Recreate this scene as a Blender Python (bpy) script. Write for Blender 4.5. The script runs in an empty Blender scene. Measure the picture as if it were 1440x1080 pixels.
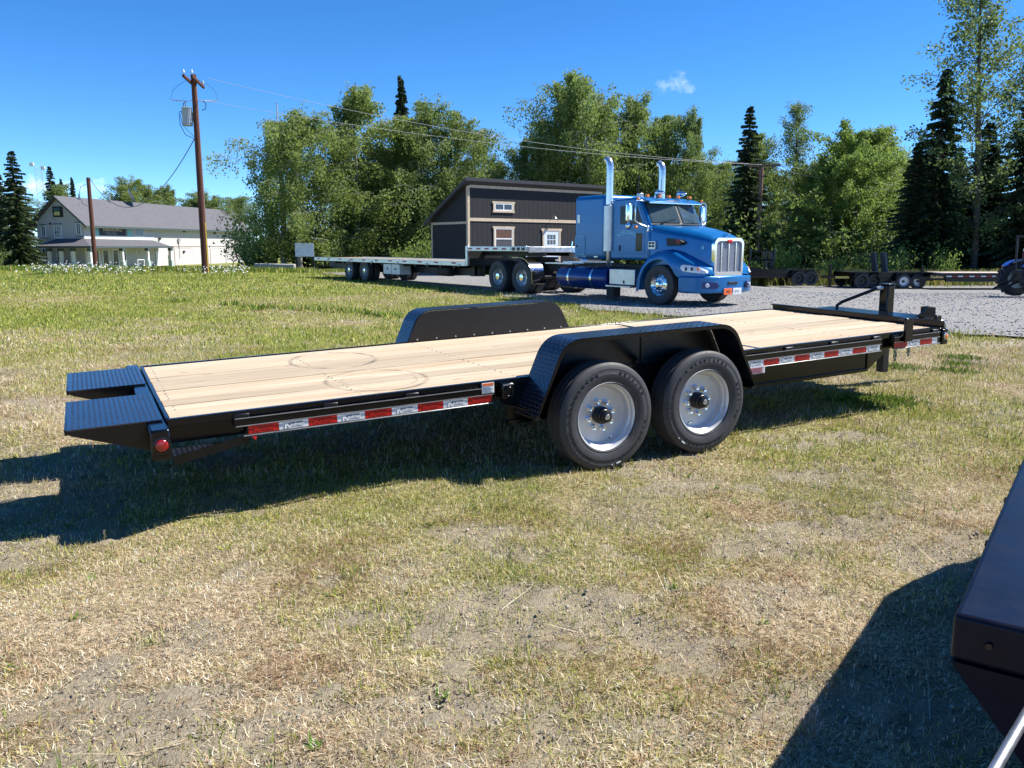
import bpy, bmesh, math, random
import numpy as np
from mathutils import Vector, Matrix, Euler
from mathutils.geometry import delaunay_2d_cdt

# ------------------------------------------------------------------ camera, sky, sun, exposure
scene = bpy.context.scene
COL = scene.collection
cam_data = bpy.data.cameras.new("camera")
cam = bpy.data.objects.new("camera", cam_data)
COL.objects.link(cam)
cam.location = (0.0, 0.0, 1.555)
cam.rotation_euler = (math.radians(90) - 0.1678, 0, 0)
cam_data.sensor_width = 36.0
cam_data.lens = 36.0 * 1152 / 1440
cam_data.clip_start = 0.05
cam_data.clip_end = 3000
scene.camera = cam

SUN_AZ = math.radians(10)      # from +X towards +Y
SUN_EL = math.radians(50)
world = bpy.data.worlds.new("World")
scene.world = world
world.use_nodes = True
wn = world.node_tree
wn.nodes.clear()
sky = wn.nodes.new("ShaderNodeTexSky")
sky.sky_type = 'NISHITA'
sky.sun_disc = False
sky.sun_elevation = SUN_EL
sky.sun_rotation = math.radians(90) - SUN_AZ
sky.altitude = 0
sky.air_density = 0.5
sky.dust_density = 0.0
sky.ozone_density = 5.0
hs = wn.nodes.new("ShaderNodeHueSaturation")
hs.inputs['Saturation'].default_value = 1.22
hs.inputs['Value'].default_value = 1.0
bg = wn.nodes.new("ShaderNodeBackground")
bg.inputs['Strength'].default_value = 0.132
wo = wn.nodes.new("ShaderNodeOutputWorld")
wn.links.new(sky.outputs[0], hs.inputs['Color'])
wn.links.new(hs.outputs[0], bg.inputs['Color'])
wn.links.new(bg.outputs[0], wo.inputs['Surface'])

sun_d = bpy.data.lights.new("sun", 'SUN')
sun_d.energy = 5.0
sun_d.angle = math.radians(0.53)
sun_d.color = (1.0, 0.955, 0.88)
sun = bpy.data.objects.new("sun", sun_d)
COL.objects.link(sun)
sdir = Vector((math.cos(SUN_EL) * math.cos(SUN_AZ), math.cos(SUN_EL) * math.sin(SUN_AZ), math.sin(SUN_EL)))
sun.rotation_euler = sdir.to_track_quat('Z', 'Y').to_euler()
sun.location = (20, 5, 30)

vs = scene.view_settings
vs.view_transform = 'Standard'
vs.look = 'None'
vs.exposure = 0.90
vs.gamma = 1.0
vs.use_curve_mapping = False
scene.render.engine = 'CYCLES'
scene.cycles.max_bounces = 8
scene.cycles.transparent_max_bounces = 8

rng = np.random.default_rng(7)
random.seed(7)
PI = math.pi

# ------------------------------------------------------------------ material helpers
def socket(nt, v, inp):
    if isinstance(v, (int, float)):
        inp.default_value = v
    elif isinstance(v, tuple):
        inp.default_value = v if len(v) == 4 or inp.type == 'VECTOR' else (*v, 1)
    else:
        nt.links.new(v, inp)

class N:
    """thin node-tree wrapper"""
    def __init__(self, name):
        self.m = bpy.data.materials.new(name)
        self.m.use_nodes = True
        self.nt = self.m.node_tree
        self.nt.nodes.clear()
        self.out = self.nt.nodes.new("ShaderNodeOutputMaterial")
    def new(self, t, **k):
        n = self.nt.nodes.new(t)
        for a, b in k.items():
            setattr(n, a, b)
        return n
    def math(self, op, a, b=0.0, c=None, clamp=False):
        n = self.new("ShaderNodeMath", operation=op, use_clamp=clamp)
        socket(self.nt, a, n.inputs[0]); socket(self.nt, b, n.inputs[1])
        if c is not None: socket(self.nt, c, n.inputs[2])
        return n.outputs[0]
    def mix(self, f, a, b, mode='MIX'):
        n = self.new("ShaderNodeMix", data_type='RGBA', blend_type=mode)
        socket(self.nt, f, n.inputs['Factor']); socket(self.nt, a, n.inputs[6]); socket(self.nt, b, n.inputs[7])
        return n.outputs[2]
    def ramp(self, f, stops, interp='LINEAR'):
        n = self.new("ShaderNodeValToRGB")
        n.color_ramp.interpolation = interp
        e = n.color_ramp.elements
        while len(e) < len(stops): e.new(0.5)
        for i, (p, c) in enumerate(stops):
            e[i].position = p
            e[i].color = c if len(c) == 4 else (*c, 1)
        socket(self.nt, f, n.inputs[0])
        return n.outputs[0]
    def noise(self, vec=None, scale=5, detail=4, rough=0.5, dist=0.0):
        n = self.new("ShaderNodeTexNoise")
        n.inputs['Scale'].default_value = scale; n.inputs['Detail'].default_value = detail
        n.inputs['Roughness'].default_value = rough; n.inputs['Distortion'].default_value = dist
        if vec is not None: self.nt.links.new(vec, n.inputs['Vector'])
        return n.outputs['Fac']
    def coord(self, which='Object'):
        return self.new("ShaderNodeTexCoord").outputs[which]
    def pos(self):
        return self.new("ShaderNodeNewGeometry").outputs['Position']
    def mapping(self, vec, scale=(1, 1, 1), loc=(0, 0, 0), rot=(0, 0, 0)):
        n = self.new("ShaderNodeMapping")
        n.inputs['Scale'].default_value = scale; n.inputs['Location'].default_value = loc; n.inputs['Rotation'].default_value = rot
        self.nt.links.new(vec, n.inputs['Vector'])
        return n.outputs[0]
    def sep(self, vec):
        n = self.new("ShaderNodeSeparateXYZ"); self.nt.links.new(vec, n.inputs[0])
        return n.outputs
    def bump(self, hgt, strength=0.3, dist=0.01):
        n = self.new("ShaderNodeBump"); n.inputs['Strength'].default_value = strength; n.inputs['Distance'].default_value = dist
        self.nt.links.new(hgt, n.inputs['Height'])
        return n.outputs[0]
    def attr(self, name):
        return self.new("ShaderNodeAttribute", attribute_name=name)
    def principled(self, color, rough=0.5, metal=0.0, normal=None, coat=0.0, spec=0.5, trans=0.0, emis=None, estr=0.0, alpha=None):
        b = self.new("ShaderNodeBsdfPrincipled")
        socket(self.nt, color, b.inputs['Base Color']); socket(self.nt, rough, b.inputs['Roughness']); socket(self.nt, metal, b.inputs['Metallic'])
        b.inputs['Coat Weight'].default_value = coat; b.inputs['Coat Roughness'].default_value = 0.08
        b.inputs['Specular IOR Level'].default_value = spec
        b.inputs['Transmission Weight'].default_value = trans
        if normal is not None: self.nt.links.new(normal, b.inputs['Normal'])
        self.nt.links.new(b.outputs[0], self.out.inputs[0])
        return self.m

MATS = {}
def paint(name, col, rough=0.4, metal=0.0, var=0.12, scale=3.0, coat=0.0, spec=0.5, bump=0.0, bscale=60, rvar=0.12):
    """painted / plain surface with slight tonal and gloss unevenness"""
    if name in MATS: return MATS[name]
    n = N(name)
    c = n.coord()
    f = n.noise(c, scale, 5, 0.6)
    lo = tuple(max(0, x * (1 - var)) for x in col); hi = tuple(min(1, x * (1 + var)) for x in col)
    colr = n.ramp(f, [(0.3, lo), (0.7, hi)])
    g = n.noise(c, scale * 4, 4, 0.65)
    r = n.math('MULTIPLY_ADD', g, rvar * 2, max(0.02, rough - rvar), clamp=True)
    nm = n.bump(n.noise(c, bscale, 3), bump, 0.01) if bump else None
    MATS[name] = n.principled(colr, r, metal, nm, coat, spec)
    return MATS[name]

# ------------------------------------------------------------------ mesh helpers
class MB:
    def __init__(self):
        self.v = []; self.f = []
    def add(self, vs, fs, mat=None):
        o = len(self.v)
        if mat is not None: vs = [mat @ Vector(p) for p in vs]
        self.v += [tuple(p) for p in vs]
        self.f += [tuple(i + o for i in f) for f in fs]
        return self
    def box(self, x0, x1, y0, y1, z0, z1, mat=None):
        vs = [(x0, y0, z0), (x1, y0, z0), (x1, y1, z0), (x0, y1, z0), (x0, y0, z1), (x1, y0, z1), (x1, y1, z1), (x0, y1, z1)]
        return self.add(vs, [(0, 3, 2, 1), (4, 5, 6, 7), (0, 1, 5, 4), (1, 2, 6, 5), (2, 3, 7, 6), (3, 0, 4, 7)], mat)
    def beam(self, p0, p1, w, h, up=(0, 0, 1)):
        """box of width w and height h from p0 to p1"""
        p0 = Vector(p0); p1 = Vector(p1); d = p1 - p0; L = d.length; d.normalize()
        s = d.cross(Vector(up))
        if s.length < 1e-5: s = d.cross(Vector((1, 0, 0)))
        s.normalize(); u = s.cross(d)
        m = Matrix(((d.x, s.x, u.x, p0.x), (d.y, s.y, u.y, p0.y), (d.z, s.z, u.z, p0.z), (0, 0, 0, 1)))
        return self.box(0, L, -w / 2, w / 2, -h / 2, h / 2, m)
    def tube(self, pts, r, n=8, cap=True, taper=None):
        pts = [Vector(p) for p in pts]
        o = len(self.v); k = len(pts)
        t = (pts[1] - pts[0]).normalized()
        a = t.cross(Vector((0, 0, 1)))
        if a.length < 1e-3: a = t.cross(Vector((1, 0, 0)))
        a.normalize()
        for i, p in enumerate(pts):
            if i == 0: d = pts[1] - pts[0]
            elif i == k - 1: d = pts[-1] - pts[-2]
            else: d = (pts[i + 1] - pts[i]).normalized() + (pts[i] - pts[i - 1]).normalized()
            d.normalize()
            a = a - d * a.dot(d)
            a.normalize(); b = d.cross(a)
            rr = r[i] if isinstance(r, (list, tuple)) else r
            for j in range(n):
                q = 2 * PI * j / n
                self.v.append(tuple(p + a * (rr * math.cos(q)) + b * (rr * math.sin(q))))
        for i in range(k - 1):
            for j in range(n):
                j2 = (j + 1) % n
                self.f.append((o + i * n + j, o + i * n + j2, o + (i + 1) * n + j2, o + (i + 1) * n + j))
        if cap:
            self.f.append(tuple(o + j for j in range(n))[::-1])
            self.f.append(tuple(o + (k - 1) * n + j for j in range(n)))
        return self
    def cyl(self, p0, p1, r, r1=None, n=16, cap=True):
        return self.tube([p0, p1], [r, r if r1 is None else r1], n, cap)
    def lathe(self, prof, n=32, mat=None, closed=False):
        """profile of (radius, y) spun around the Y axis"""
        o = len(self.v); vs = []
        for r, y in prof:
            for j in range(n):
                q = 2 * PI * j / n
                vs.append((r * math.cos(q), y, r * math.sin(q)))
        k = len(prof); fs = []
        rng_ = range(k if closed else k - 1)
        for i in rng_:
            i2 = (i + 1) % k
            for j in range(n):
                j2 = (j + 1) % n
                fs.append((i * n + j, i2 * n + j, i2 * n + j2, i * n + j2))
        return self.add(vs, fs, mat)
    def prism(self, poly, a0, a1, axis='y', mat=None):
        """polygon extruded along an axis; poly given in the two other axes (in order)"""
        k = len(poly)
        def P(p, a):
            return {'y': (p[0], a, p[1]), 'x': (a, p[0], p[1]), 'z': (p[0], p[1], a)}[axis]
        vs = [P(p, a0) for p in poly] + [P(p, a1) for p in poly]
        fs = [tuple(range(k))[::-1], tuple(range(k, 2 * k))] + [(i, (i + 1) % k, k + (i + 1) % k, k + i) for i in range(k)]
        return self.add(vs, fs, mat)
    def loft(self, sections, cap=True, mat=None):
        k = len(sections[0]); vs = [p for s in sections for p in s]; fs = []
        for i in range(len(sections) - 1):
            for j in range(k):
                j2 = (j + 1) % k
                fs.append((i * k + j, i * k + j2, (i + 1) * k + j2, (i + 1) * k + j))
        if cap:
            fs.append(tuple(range(k))[::-1]); fs.append(tuple((len(sections) - 1) * k + j for j in range(k)))
        return self.add(vs, fs, mat)
    def mesh(self, name, mat=None, smooth=None):
        me = bpy.data.meshes.new(name)
        me.from_pydata(self.v, [], self.f)
        bm = bmesh.new(); bm.from_mesh(me); bmesh.ops.recalc_face_normals(bm, faces=bm.faces); bm.to_mesh(me); bm.free()
        if mat is not None: me.materials.append(mat)
        if smooth is not None:
            me.polygons.foreach_set('use_smooth', [True] * len(me.polygons))
            me.set_sharp_from_angle(angle=math.radians(smooth))
        return me
    def build(self, name, mat, parent=None, smooth=None, bevel=0.0, seg=2):
        o = bpy.data.objects.new(name, self.mesh(name, mat, smooth if smooth is not None else (40 if bevel else None)))
        COL.objects.link(o)
        if parent is not None: o.parent = parent
        if bevel:
            b = o.modifiers.new("bevel", 'BEVEL'); b.width = bevel; b.segments = seg; b.limit_method = 'ANGLE'; b.angle_limit = math.radians(35)
            b.harden_normals = False
        return o

def tag(o, label=None, cat=None, group=None, kind=None):
    if label: o['label'] = label
    if cat: o['category'] = cat
    if group: o['group'] = group
    if kind: o['kind'] = kind
    return o

def thing(name, label, cat, loc=(0, 0, 0), rot=(0, 0, 0), group=None):
    o = bpy.data.objects.new(name, None)
    COL.objects.link(o)
    o.empty_display_size = 0.2
    o.location = loc; o.rotation_euler = rot
    return tag(o, label, cat, group)

def inst(name, me, parent, loc=(0, 0, 0), rot=(0, 0, 0), scale=(1, 1, 1)):
    o = bpy.data.objects.new(name, me); COL.objects.link(o)
    o.parent = parent; o.location = loc; o.rotation_euler = rot; o.scale = scale
    return o

def copy_tree(o, parent=None):
    c = o.copy(); COL.objects.link(c); c.parent = parent
    for ch in list(o.children): copy_tree(ch, c)
    return c

_gl = {}
def text_geo(s, size=1.0, extrude=0.0, align='CENTER', bold=0.0):
    key = (s, size, extrude, align, bold)
    if key in _gl: return _gl[key]
    cu = bpy.data.curves.new("lettering", 'FONT'); cu.body = s; cu.size = size; cu.extrude = extrude
    cu.align_x = align; cu.align_y = 'CENTER'; cu.resolution_u = 2; cu.offset = bold
    o = bpy.data.objects.new("lettering", cu); COL.objects.link(o)
    dg = bpy.context.evaluated_depsgraph_get()
    me = bpy.data.meshes.new_from_object(o.evaluated_get(dg))
    vs = [tuple(v.co) for v in me.vertices]; fs = [tuple(p.vertices) for p in me.polygons]
    bpy.data.objects.remove(o); bpy.data.curves.remove(cu); bpy.data.meshes.remove(me)
    _gl[key] = (vs, fs)
    return vs, fs

def frame(origin, xdir, ydir):
    """matrix whose x/y axes follow the given directions"""
    x = Vector(xdir).normalized(); y = Vector(ydir).normalized(); z = x.cross(y)
    return Matrix(((x.x, y.x, z.x, origin[0]), (x.y, y.y, z.y, origin[1]), (x.z, y.z, z.z, origin[2]), (0, 0, 0, 1)))

def quads_mesh(name, V, F, mat, cols=None, smooth=False):
    """V (n,3) array, F (m,k) array -> mesh with optional per-vertex colour"""
    me = bpy.data.meshes.new(name)
    k = F.shape[1]
    me.vertices.add(len(V)); me.vertices.foreach_set('co', np.ascontiguousarray(V, dtype=np.float32).ravel())
    me.loops.add(F.size); me.loops.foreach_set('vertex_index', np.ascontiguousarray(F, dtype=np.int32).ravel())
    me.polygons.add(len(F)); me.polygons.foreach_set('loop_start', np.arange(0, F.size, k, dtype=np.int32))
    me.update(calc_edges=True)
    if cols is not None:
        a = me.color_attributes.new('tint', 'FLOAT_COLOR', 'POINT')
        c4 = np.ones((len(V), 4), dtype=np.float32); c4[:, :3] = cols
        a.data.foreach_set('color', c4.ravel())
    me.materials.append(mat)
    return me

# ------------------------------------------------------------------ numpy noise
def _h(ix, iy, s):
    n = (ix.astype(np.int64) * 374761393 + iy.astype(np.int64) * 668265263 + s * 1274126177) & 0xffffffff
    n = ((n ^ (n >> 13)) * 1274126177) & 0xffffffff
    return ((n ^ (n >> 16)) & 0xffff) / 65535.0
def vnoise(x, y, s=0):
    ix = np.floor(x); iy = np.floor(y); fx = x - ix; fy = y - iy
    fx = fx * fx * (3 - 2 * fx); fy = fy * fy * (3 - 2 * fy)
    a = _h(ix, iy, s); b = _h(ix + 1, iy, s); c = _h(ix, iy + 1, s); d = _h(ix + 1, iy + 1, s)
    return (a * (1 - fx) + b * fx) * (1 - fy) + (c * (1 - fx) + d * fx) * fy
def fbm(x, y, sc, s=0, o=4):
    t = 0; a = 0.5; n = 0
    for i in range(o):
        t = t + a * vnoise(x * sc, y * sc, s + i * 17); n += a; a *= 0.5; sc *= 2.03
    return t / n
def ss(x, a, b):
    t = np.clip((x - a) / (b - a), 0, 1); return t * t * (3 - 2 * t)
# ------------------------------------------------------------------ terrain
TR_O = (-1.94, 4.5544); TR_H = 0.483
TC, TS = math.cos(TR_H), math.sin(TR_H)
LOT = [(-15, 58), (-10.5, 46), (-6.6, 38.2), (-3.3, 31.6), (-0.6, 26.9), (0.9, 23.2), (2.0, 19.6), (4.4, 17.0), (6.6, 15.1), (8.2, 13.9),
       (10.2, 12.4), (14, 10.2), (22, 7.5), (40, 4), (70, 2), (70, 40), (34, 45), (27, 45.5), (20, 46), (16, 45), (11, 42), (9, 44), (4, 56), (-3, 60), (-9, 60)]

def height(x, y):
    u = (x - TR_O[0]) * TC + (y - TR_O[1]) * TS
    v = -(x - TR_O[0]) * TS + (y - TR_O[1]) * TC
    z = 0.016 * (u - 3) * np.exp(-((u - 3.3) / 6.5) ** 2 - ((v - 1) / 5.0) ** 2)
    z = z - 0.62 * ss(y, 20, 42) * ss(x, 6, 14)
    z = z - 1.0 * ss(y, 52, 86) * ss(-x, 2, 16)
    z = z + 0.14 * np.exp(-((y - 47) / 4.0) ** 2) * ss(-x, 9.5, 17)
    z = z + 0.10 * np.exp(-((x + 27) / 5) ** 2 - ((y - 50) / 3) ** 2)
    near = 1 - ss(y, 14, 24)
    z = z + (fbm(x, y, 0.7, 11) - 0.5) * 0.06 * near + (fbm(x, y, 2.6, 12) - 0.5) * 0.035 * near
    z = z + (fbm(x, y, 0.12, 13) - 0.5) * 0.16 * ss(y, 16, 30) * ss(-x, 2, 10)
    return z

def hz(x, y):
    return float(height(np.array([float(x)]), np.array([float(y)]))[0])

DIRT = [(1.06, 3.48, .42, .30), (1.42, 4.16, .40, .26), (-0.10, 4.36, .36, .20), (-0.90, 2.62, .45, .26), (-0.35, 2.48, .5, .3), (-1.5, 3.1, .45, .25),
        (0.05, 3.35, .5, .3), (2.65, 6.45, .42, .22), (1.75, 4.75, .35, .16), (2.0, 5.4, .4, .2), (0.55, 3.1, .45, .25), (-2.9, 4.0, .6, .25),
        (-4.6, 8.2, .9, .45), (-5.6, 7.0, 1.0, .4), (-7.5, 10.2, 1.4, .5), (-0.2, 2.1, .8, .3), (1.2, 2.6, .5, .25), (8.6, 12.7, 1.6, .7), (3.9, 16.2, 2, .6)]
def fields(x, y):
    n1 = fbm(x, y, 0.30, 3); n2 = fbm(x, y, 1.5, 5); n3 = fbm(x, y, 4.5, 6, 3)
    wx = x + (n2 - .5) * 0.5; wy = y + (n3 - .5) * 0.4
    d = np.zeros_like(x)
    for cx, cy, rx, ry in DIRT:
        d = np.maximum(d, np.exp(-((wx - cx) / rx) ** 2 - ((wy - cy) / ry) ** 2))
    d = np.clip(d * 1.05 + (n2 - .5) * 1.0 + (n3 - .5) * 1.3 - 0.08, 0, 1)
    d = np.clip(d + 0.75 * ss(fbm(x, y, 0.9, 8) + .35 * (n3 - .5), 0.50, 0.70) * (1 - .7 * ss(y, 5, 9)), 0, 1)
    gr = 0.25 + 1.3 * (n1 - .5) + 0.9 * (n2 - .5) + 0.55 * (n3 - .5)
    gr = gr + 0.20 * ss(y, 4.2, 6.0) + 0.20 * ss(y, 10, 20) + 0.30 * ss(y, 22, 32) * ss(-x, 0, 8)
    gr = gr - 0.35 * np.exp(-((x + 6.0) / 3.5) ** 2 - ((y - 8.0) / 3.0) ** 2)
    gr = gr + 0.25 * np.exp(-((x - 4.2) / 2.6) ** 2 - ((y - 7.0) / 3.0) ** 2)
    gr = gr - 0.24 * (1 - ss(y, 2.5, 5.5)) + 0.16 * ss(y, 9, 14) * ss(-x, -1, 3)
    return np.clip(gr, 0, 1), d

def in_poly(x, y, poly):
    r = np.zeros(x.shape, bool); k = len(poly)
    for i in range(k):
        x0, y0 = poly[i]; x1, y1 = poly[(i + 1) % k]
        c = ((y0 > y) != (y1 > y)) & (x < (x1 - x0) * (y - y0) / (y1 - y0 + 1e-12) + x0)
        r ^= c
    return r

def axis_pts(lo, hi, a, b, step, grow):
    p = list(np.arange(a, b + 1e-6, step)); s = step
    while p[-1] < hi: s *= grow; p.append(p[-1] + s)
    s = step; q = [p[0]]
    while q[-1] > lo: s *= grow; q.append(q[-1] - s)
    return np.array(q[1:][::-1] + p)

# ground material: dry lawn, straw thatch and bare silty soil
n = N("lawn_soil")
at = n.attr('tint'); tc = n.sep(at.outputs['Vector'])
P = n.pos()
f1 = n.noise(P, 38, 6, 0.7); f2 = n.noise(P, 7, 5, 0.6); f3 = n.noise(n.mapping(P, (150, 60, 60), (0, 0, 0), (0, 0, 0.5)), 1.0, 4, 0.7)
straw = n.ramp(f1, [(0.36, (0.075, 0.055, 0.032)), (0.50, (0.33, 0.25, 0.15)), (0.64, (0.56, 0.45, 0.30))])  # dark end paints small shadow specks between the blades into the ground
green = n.ramp(f1, [(0.36, (0.045, 0.06, 0.012)), (0.54, (0.22, 0.24, 0.045)), (0.68, (0.38, 0.37, 0.11))])
soil = n.ramp(f3, [(0.3, (0.19, 0.155, 0.105)), (0.55, (0.32, 0.27, 0.19)), (0.75, (0.43, 0.375, 0.28))])
gf = n.math('ADD', n.math('MULTIPLY', n.math('SUBTRACT', f2, 0.5), 0.8), tc[0], clamp=True)
c = n.mix(gf, straw, green)
df = n.math('MULTIPLY', n.math('SUBTRACT', n.math('ADD', tc[1], n.math('MULTIPLY', n.math('SUBTRACT', f1, 0.5), 0.7)), 0.28), 2.4, clamp=True)
c = n.mix(df, c, soil)
hb = n.math('ADD', n.math('MULTIPLY', f1, 0.6), n.math('MULTIPLY', f3, 0.4))
M_LAWN = n.principled(c, 0.95, 0, n.bump(hb, 0.9, 0.03), spec=0.15)

xs = axis_pts(-700, 700, -3.6, 4.6, 0.034, 1.06); ys = axis_pts(-40, 1200, 1.4, 7.0, 0.034, 1.05)
X, Y = np.meshgrid(xs, ys)
Z = height(X, Y)
G, D = fields(X, Y)
clod = fbm(X * .8 + Y * .6, (Y * .8 - X * .6) * 2.2, 9.0, 51, 3) - .5
Z = Z - 0.010 * D + clod * .075 * D * (1 - ss(Y, 6, 9)) + (fbm(X, Y, 11.0, 52, 3) - .5) * .012 * (1 - ss(Y, 6, 9))
tint = np.stack([G.ravel(), D.ravel(), np.zeros(G.size)], 1)
nx, ny = len(xs), len(ys)
idx = np.arange(nx * ny).reshape(ny, nx)
F = np.stack([idx[:-1, :-1].ravel(), idx[:-1, 1:].ravel(), idx[1:, 1:].ravel(), idx[1:, :-1].ravel()], 1)
me = quads_mesh("ground", np.stack([X.ravel(), Y.ravel(), Z.ravel()], 1), F, M_LAWN, tint)
me.polygons.foreach_set('use_smooth', [True] * len(me.polygons))
ground = bpy.data.objects.new("ground", me); COL.objects.link(ground)
tag(ground, kind='structure')

# gravel lot
n = N("crushed_gravel")
P = n.pos()
vo = n.new("ShaderNodeTexVoronoi"); vo.inputs['Scale'].default_value = 26; n.nt.links.new(P, vo.inputs['Vector'])
vsep = n.new("ShaderNodeSeparateColor"); n.nt.links.new(vo.outputs['Color'], vsep.inputs[0])
big = n.noise(P, 0.35, 4, 0.6); mid = n.noise(P, 3.0, 5, 0.7)
st = n.ramp(vsep.outputs[0], [(0.0, (0.11, 0.108, 0.106)), (0.5, (0.225, 0.22, 0.215)), (1.0, (0.40, 0.39, 0.375))])
fine = n.ramp(mid, [(0.3, (0.16, 0.156, 0.15)), (0.7, (0.29, 0.282, 0.27))])
c = n.mix(0.45, st, fine)
c = n.mix(n.math('MULTIPLY', n.math('SUBTRACT', big, 0.42), 2.2, clamp=True), c, n.mix(0.5, c, (0.27, 0.255, 0.235)))
M_GRAVEL = n.principled(c, 0.9, 0, n.bump(vo.outputs['Distance'], 0.8, 0.03), spec=0.2)

def wobble(poly, step=0.35, amp=0.45):
    out = []
    for i in range(len(poly)):
        a = Vector(poly[i]); b = Vector(poly[(i + 1) % len(poly)]); L = (b - a).length
        st_ = step if min(a.y, b.y) < 42 and max(a.x, b.x) < 24 else 2.0
        k = max(1, int(L / st_))
        nrm = Vector((-(b - a).y, (b - a).x)).normalized()
        for j in range(k):
            p = a.lerp(b, j / k)
            w = (fbm(np.array([p.x]), np.array([p.y]), 0.5, 21)[0] - .5) * 2.6 + (fbm(np.array([p.x]), np.array([p.y]), 2.2, 22)[0] - .5) * 0.9
            out.append((p.x + nrm.x * w * amp * 1.6, p.y + nrm.y * w * amp * 1.6))
    return out
LOTW = wobble(LOT)
gx, gy = np.meshgrid(np.arange(-16, 70, 1.0), np.arange(3, 60, 1.0))
ins = in_poly(gx.ravel(), gy.ravel(), LOTW)
pts = [Vector(p) for p in LOTW] + [Vector(p) for p in zip(gx.ravel()[ins], gy.ravel()[ins])]
vo_, _, fo, *_ = delaunay_2d_cdt(pts, [(i, (i + 1) % len(LOTW)) for i in range(len(LOTW))], [], 1, 1e-4)
ax = np.array([p.x for p in vo_]); ay = np.array([p.y for p in vo_])
az = height(ax, ay) + 0.035
me = bpy.data.meshes.new("gravel_lot")
me.from_pydata(list(zip(ax.tolist(), ay.tolist(), az.tolist())), [], [tuple(f) for f in fo])
me.materials.append(M_GRAVEL)
lot = bpy.data.objects.new("gravel_lot", me); COL.objects.link(lot)
tag(lot, kind='structure')

# loose stones on the gravel
def stone_mesh(seed):
    r = random.Random(seed); bm = bmesh.new(); bmesh.ops.create_icosphere(bm, subdivisions=1, radius=1)
    V = np.array([v.co[:] for v in bm.verts]); Fq = np.array([[v.index for v in f.verts] for f in bm.faces]); bm.free()
    return V * np.array([[r.uniform(.75, 1.25) for _ in range(3)]]) * (1 + 0.25 * np.random.default_rng(seed).normal(size=(len(V), 1)) * .5), Fq
sv, sf = stone_mesh(3)
k = 9000
px = rng.uniform(-1, 20, k * 3); py = 9 + 26 * rng.random(k * 3) ** 1.6
ok = in_poly(px, py, LOTW); px, py = px[ok][:k], py[ok][:k]; k = len(px)
sz = rng.uniform(.008, .022, k) * (1 + py / 40)
ang = rng.uniform(0, 2 * PI, k); ca, sa = np.cos(ang), np.sin(ang)
SV = sv[None] * sz[:, None, None] * np.array([1, 1, .6])
SX = SV[..., 0] * ca[:, None] - SV[..., 1] * sa[:, None]; SY = SV[..., 0] * sa[:, None] + SV[..., 1] * ca[:, None]
V = np.stack([SX + px[:, None], SY + py[:, None], SV[..., 2] + (height(px, py) + .04)[:, None]], -1).reshape(-1, 3)
F = (sf[None] + (np.arange(k) * len(sv))[:, None, None]).reshape(-1, 3)
tone = np.repeat(rng.uniform(.20, .50, k), len(sv))[:, None] * np.array([[1.0, .985, .97]])
n = N("loose_stone"); n.principled(n.attr('tint').outputs['Color'], 0.85, 0, spec=0.3)
o = bpy.data.objects.new("gravel_stones", quads_mesh("gravel_stones", V, F, n.m, tone)); COL.objects.link(o)
tag(o, "loose grey crushed stones lying on the gravel lot", "gravel", kind='stuff')

# ------------------------------------------------------------------ grass
n = N("grass_blade")
tcol = n.attr('tint').outputs['Color']
d = n.new("ShaderNodeBsdfDiffuse"); t = n.new("ShaderNodeBsdfTranslucent"); mx = n.new("ShaderNodeMixShader")
n.nt.links.new(tcol, d.inputs[0]); n.nt.links.new(tcol, t.inputs[0]); mx.inputs[0].default_value = 0.25
n.nt.links.new(d.outputs[0], mx.inputs[1]); n.nt.links.new(t.outputs[0], mx.inputs[2]); n.nt.links.new(mx.outputs[0], n.out.inputs[0])
M_BLADE = n.m

STRAW = np.array([[.64, .52, .345], [.52, .405, .255], [.78, .68, .51], [.40, .305, .18], [.40, .25, .14]])
GREEN = np.array([[.22, .275, .035], [.33, .35, .06], [.44, .42, .10], [.17, .225, .035], [.48, .43, .14]])
LUSH = np.array([[.10, .19, .035], [.15, .25, .045], [.08, .15, .03]])

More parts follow.
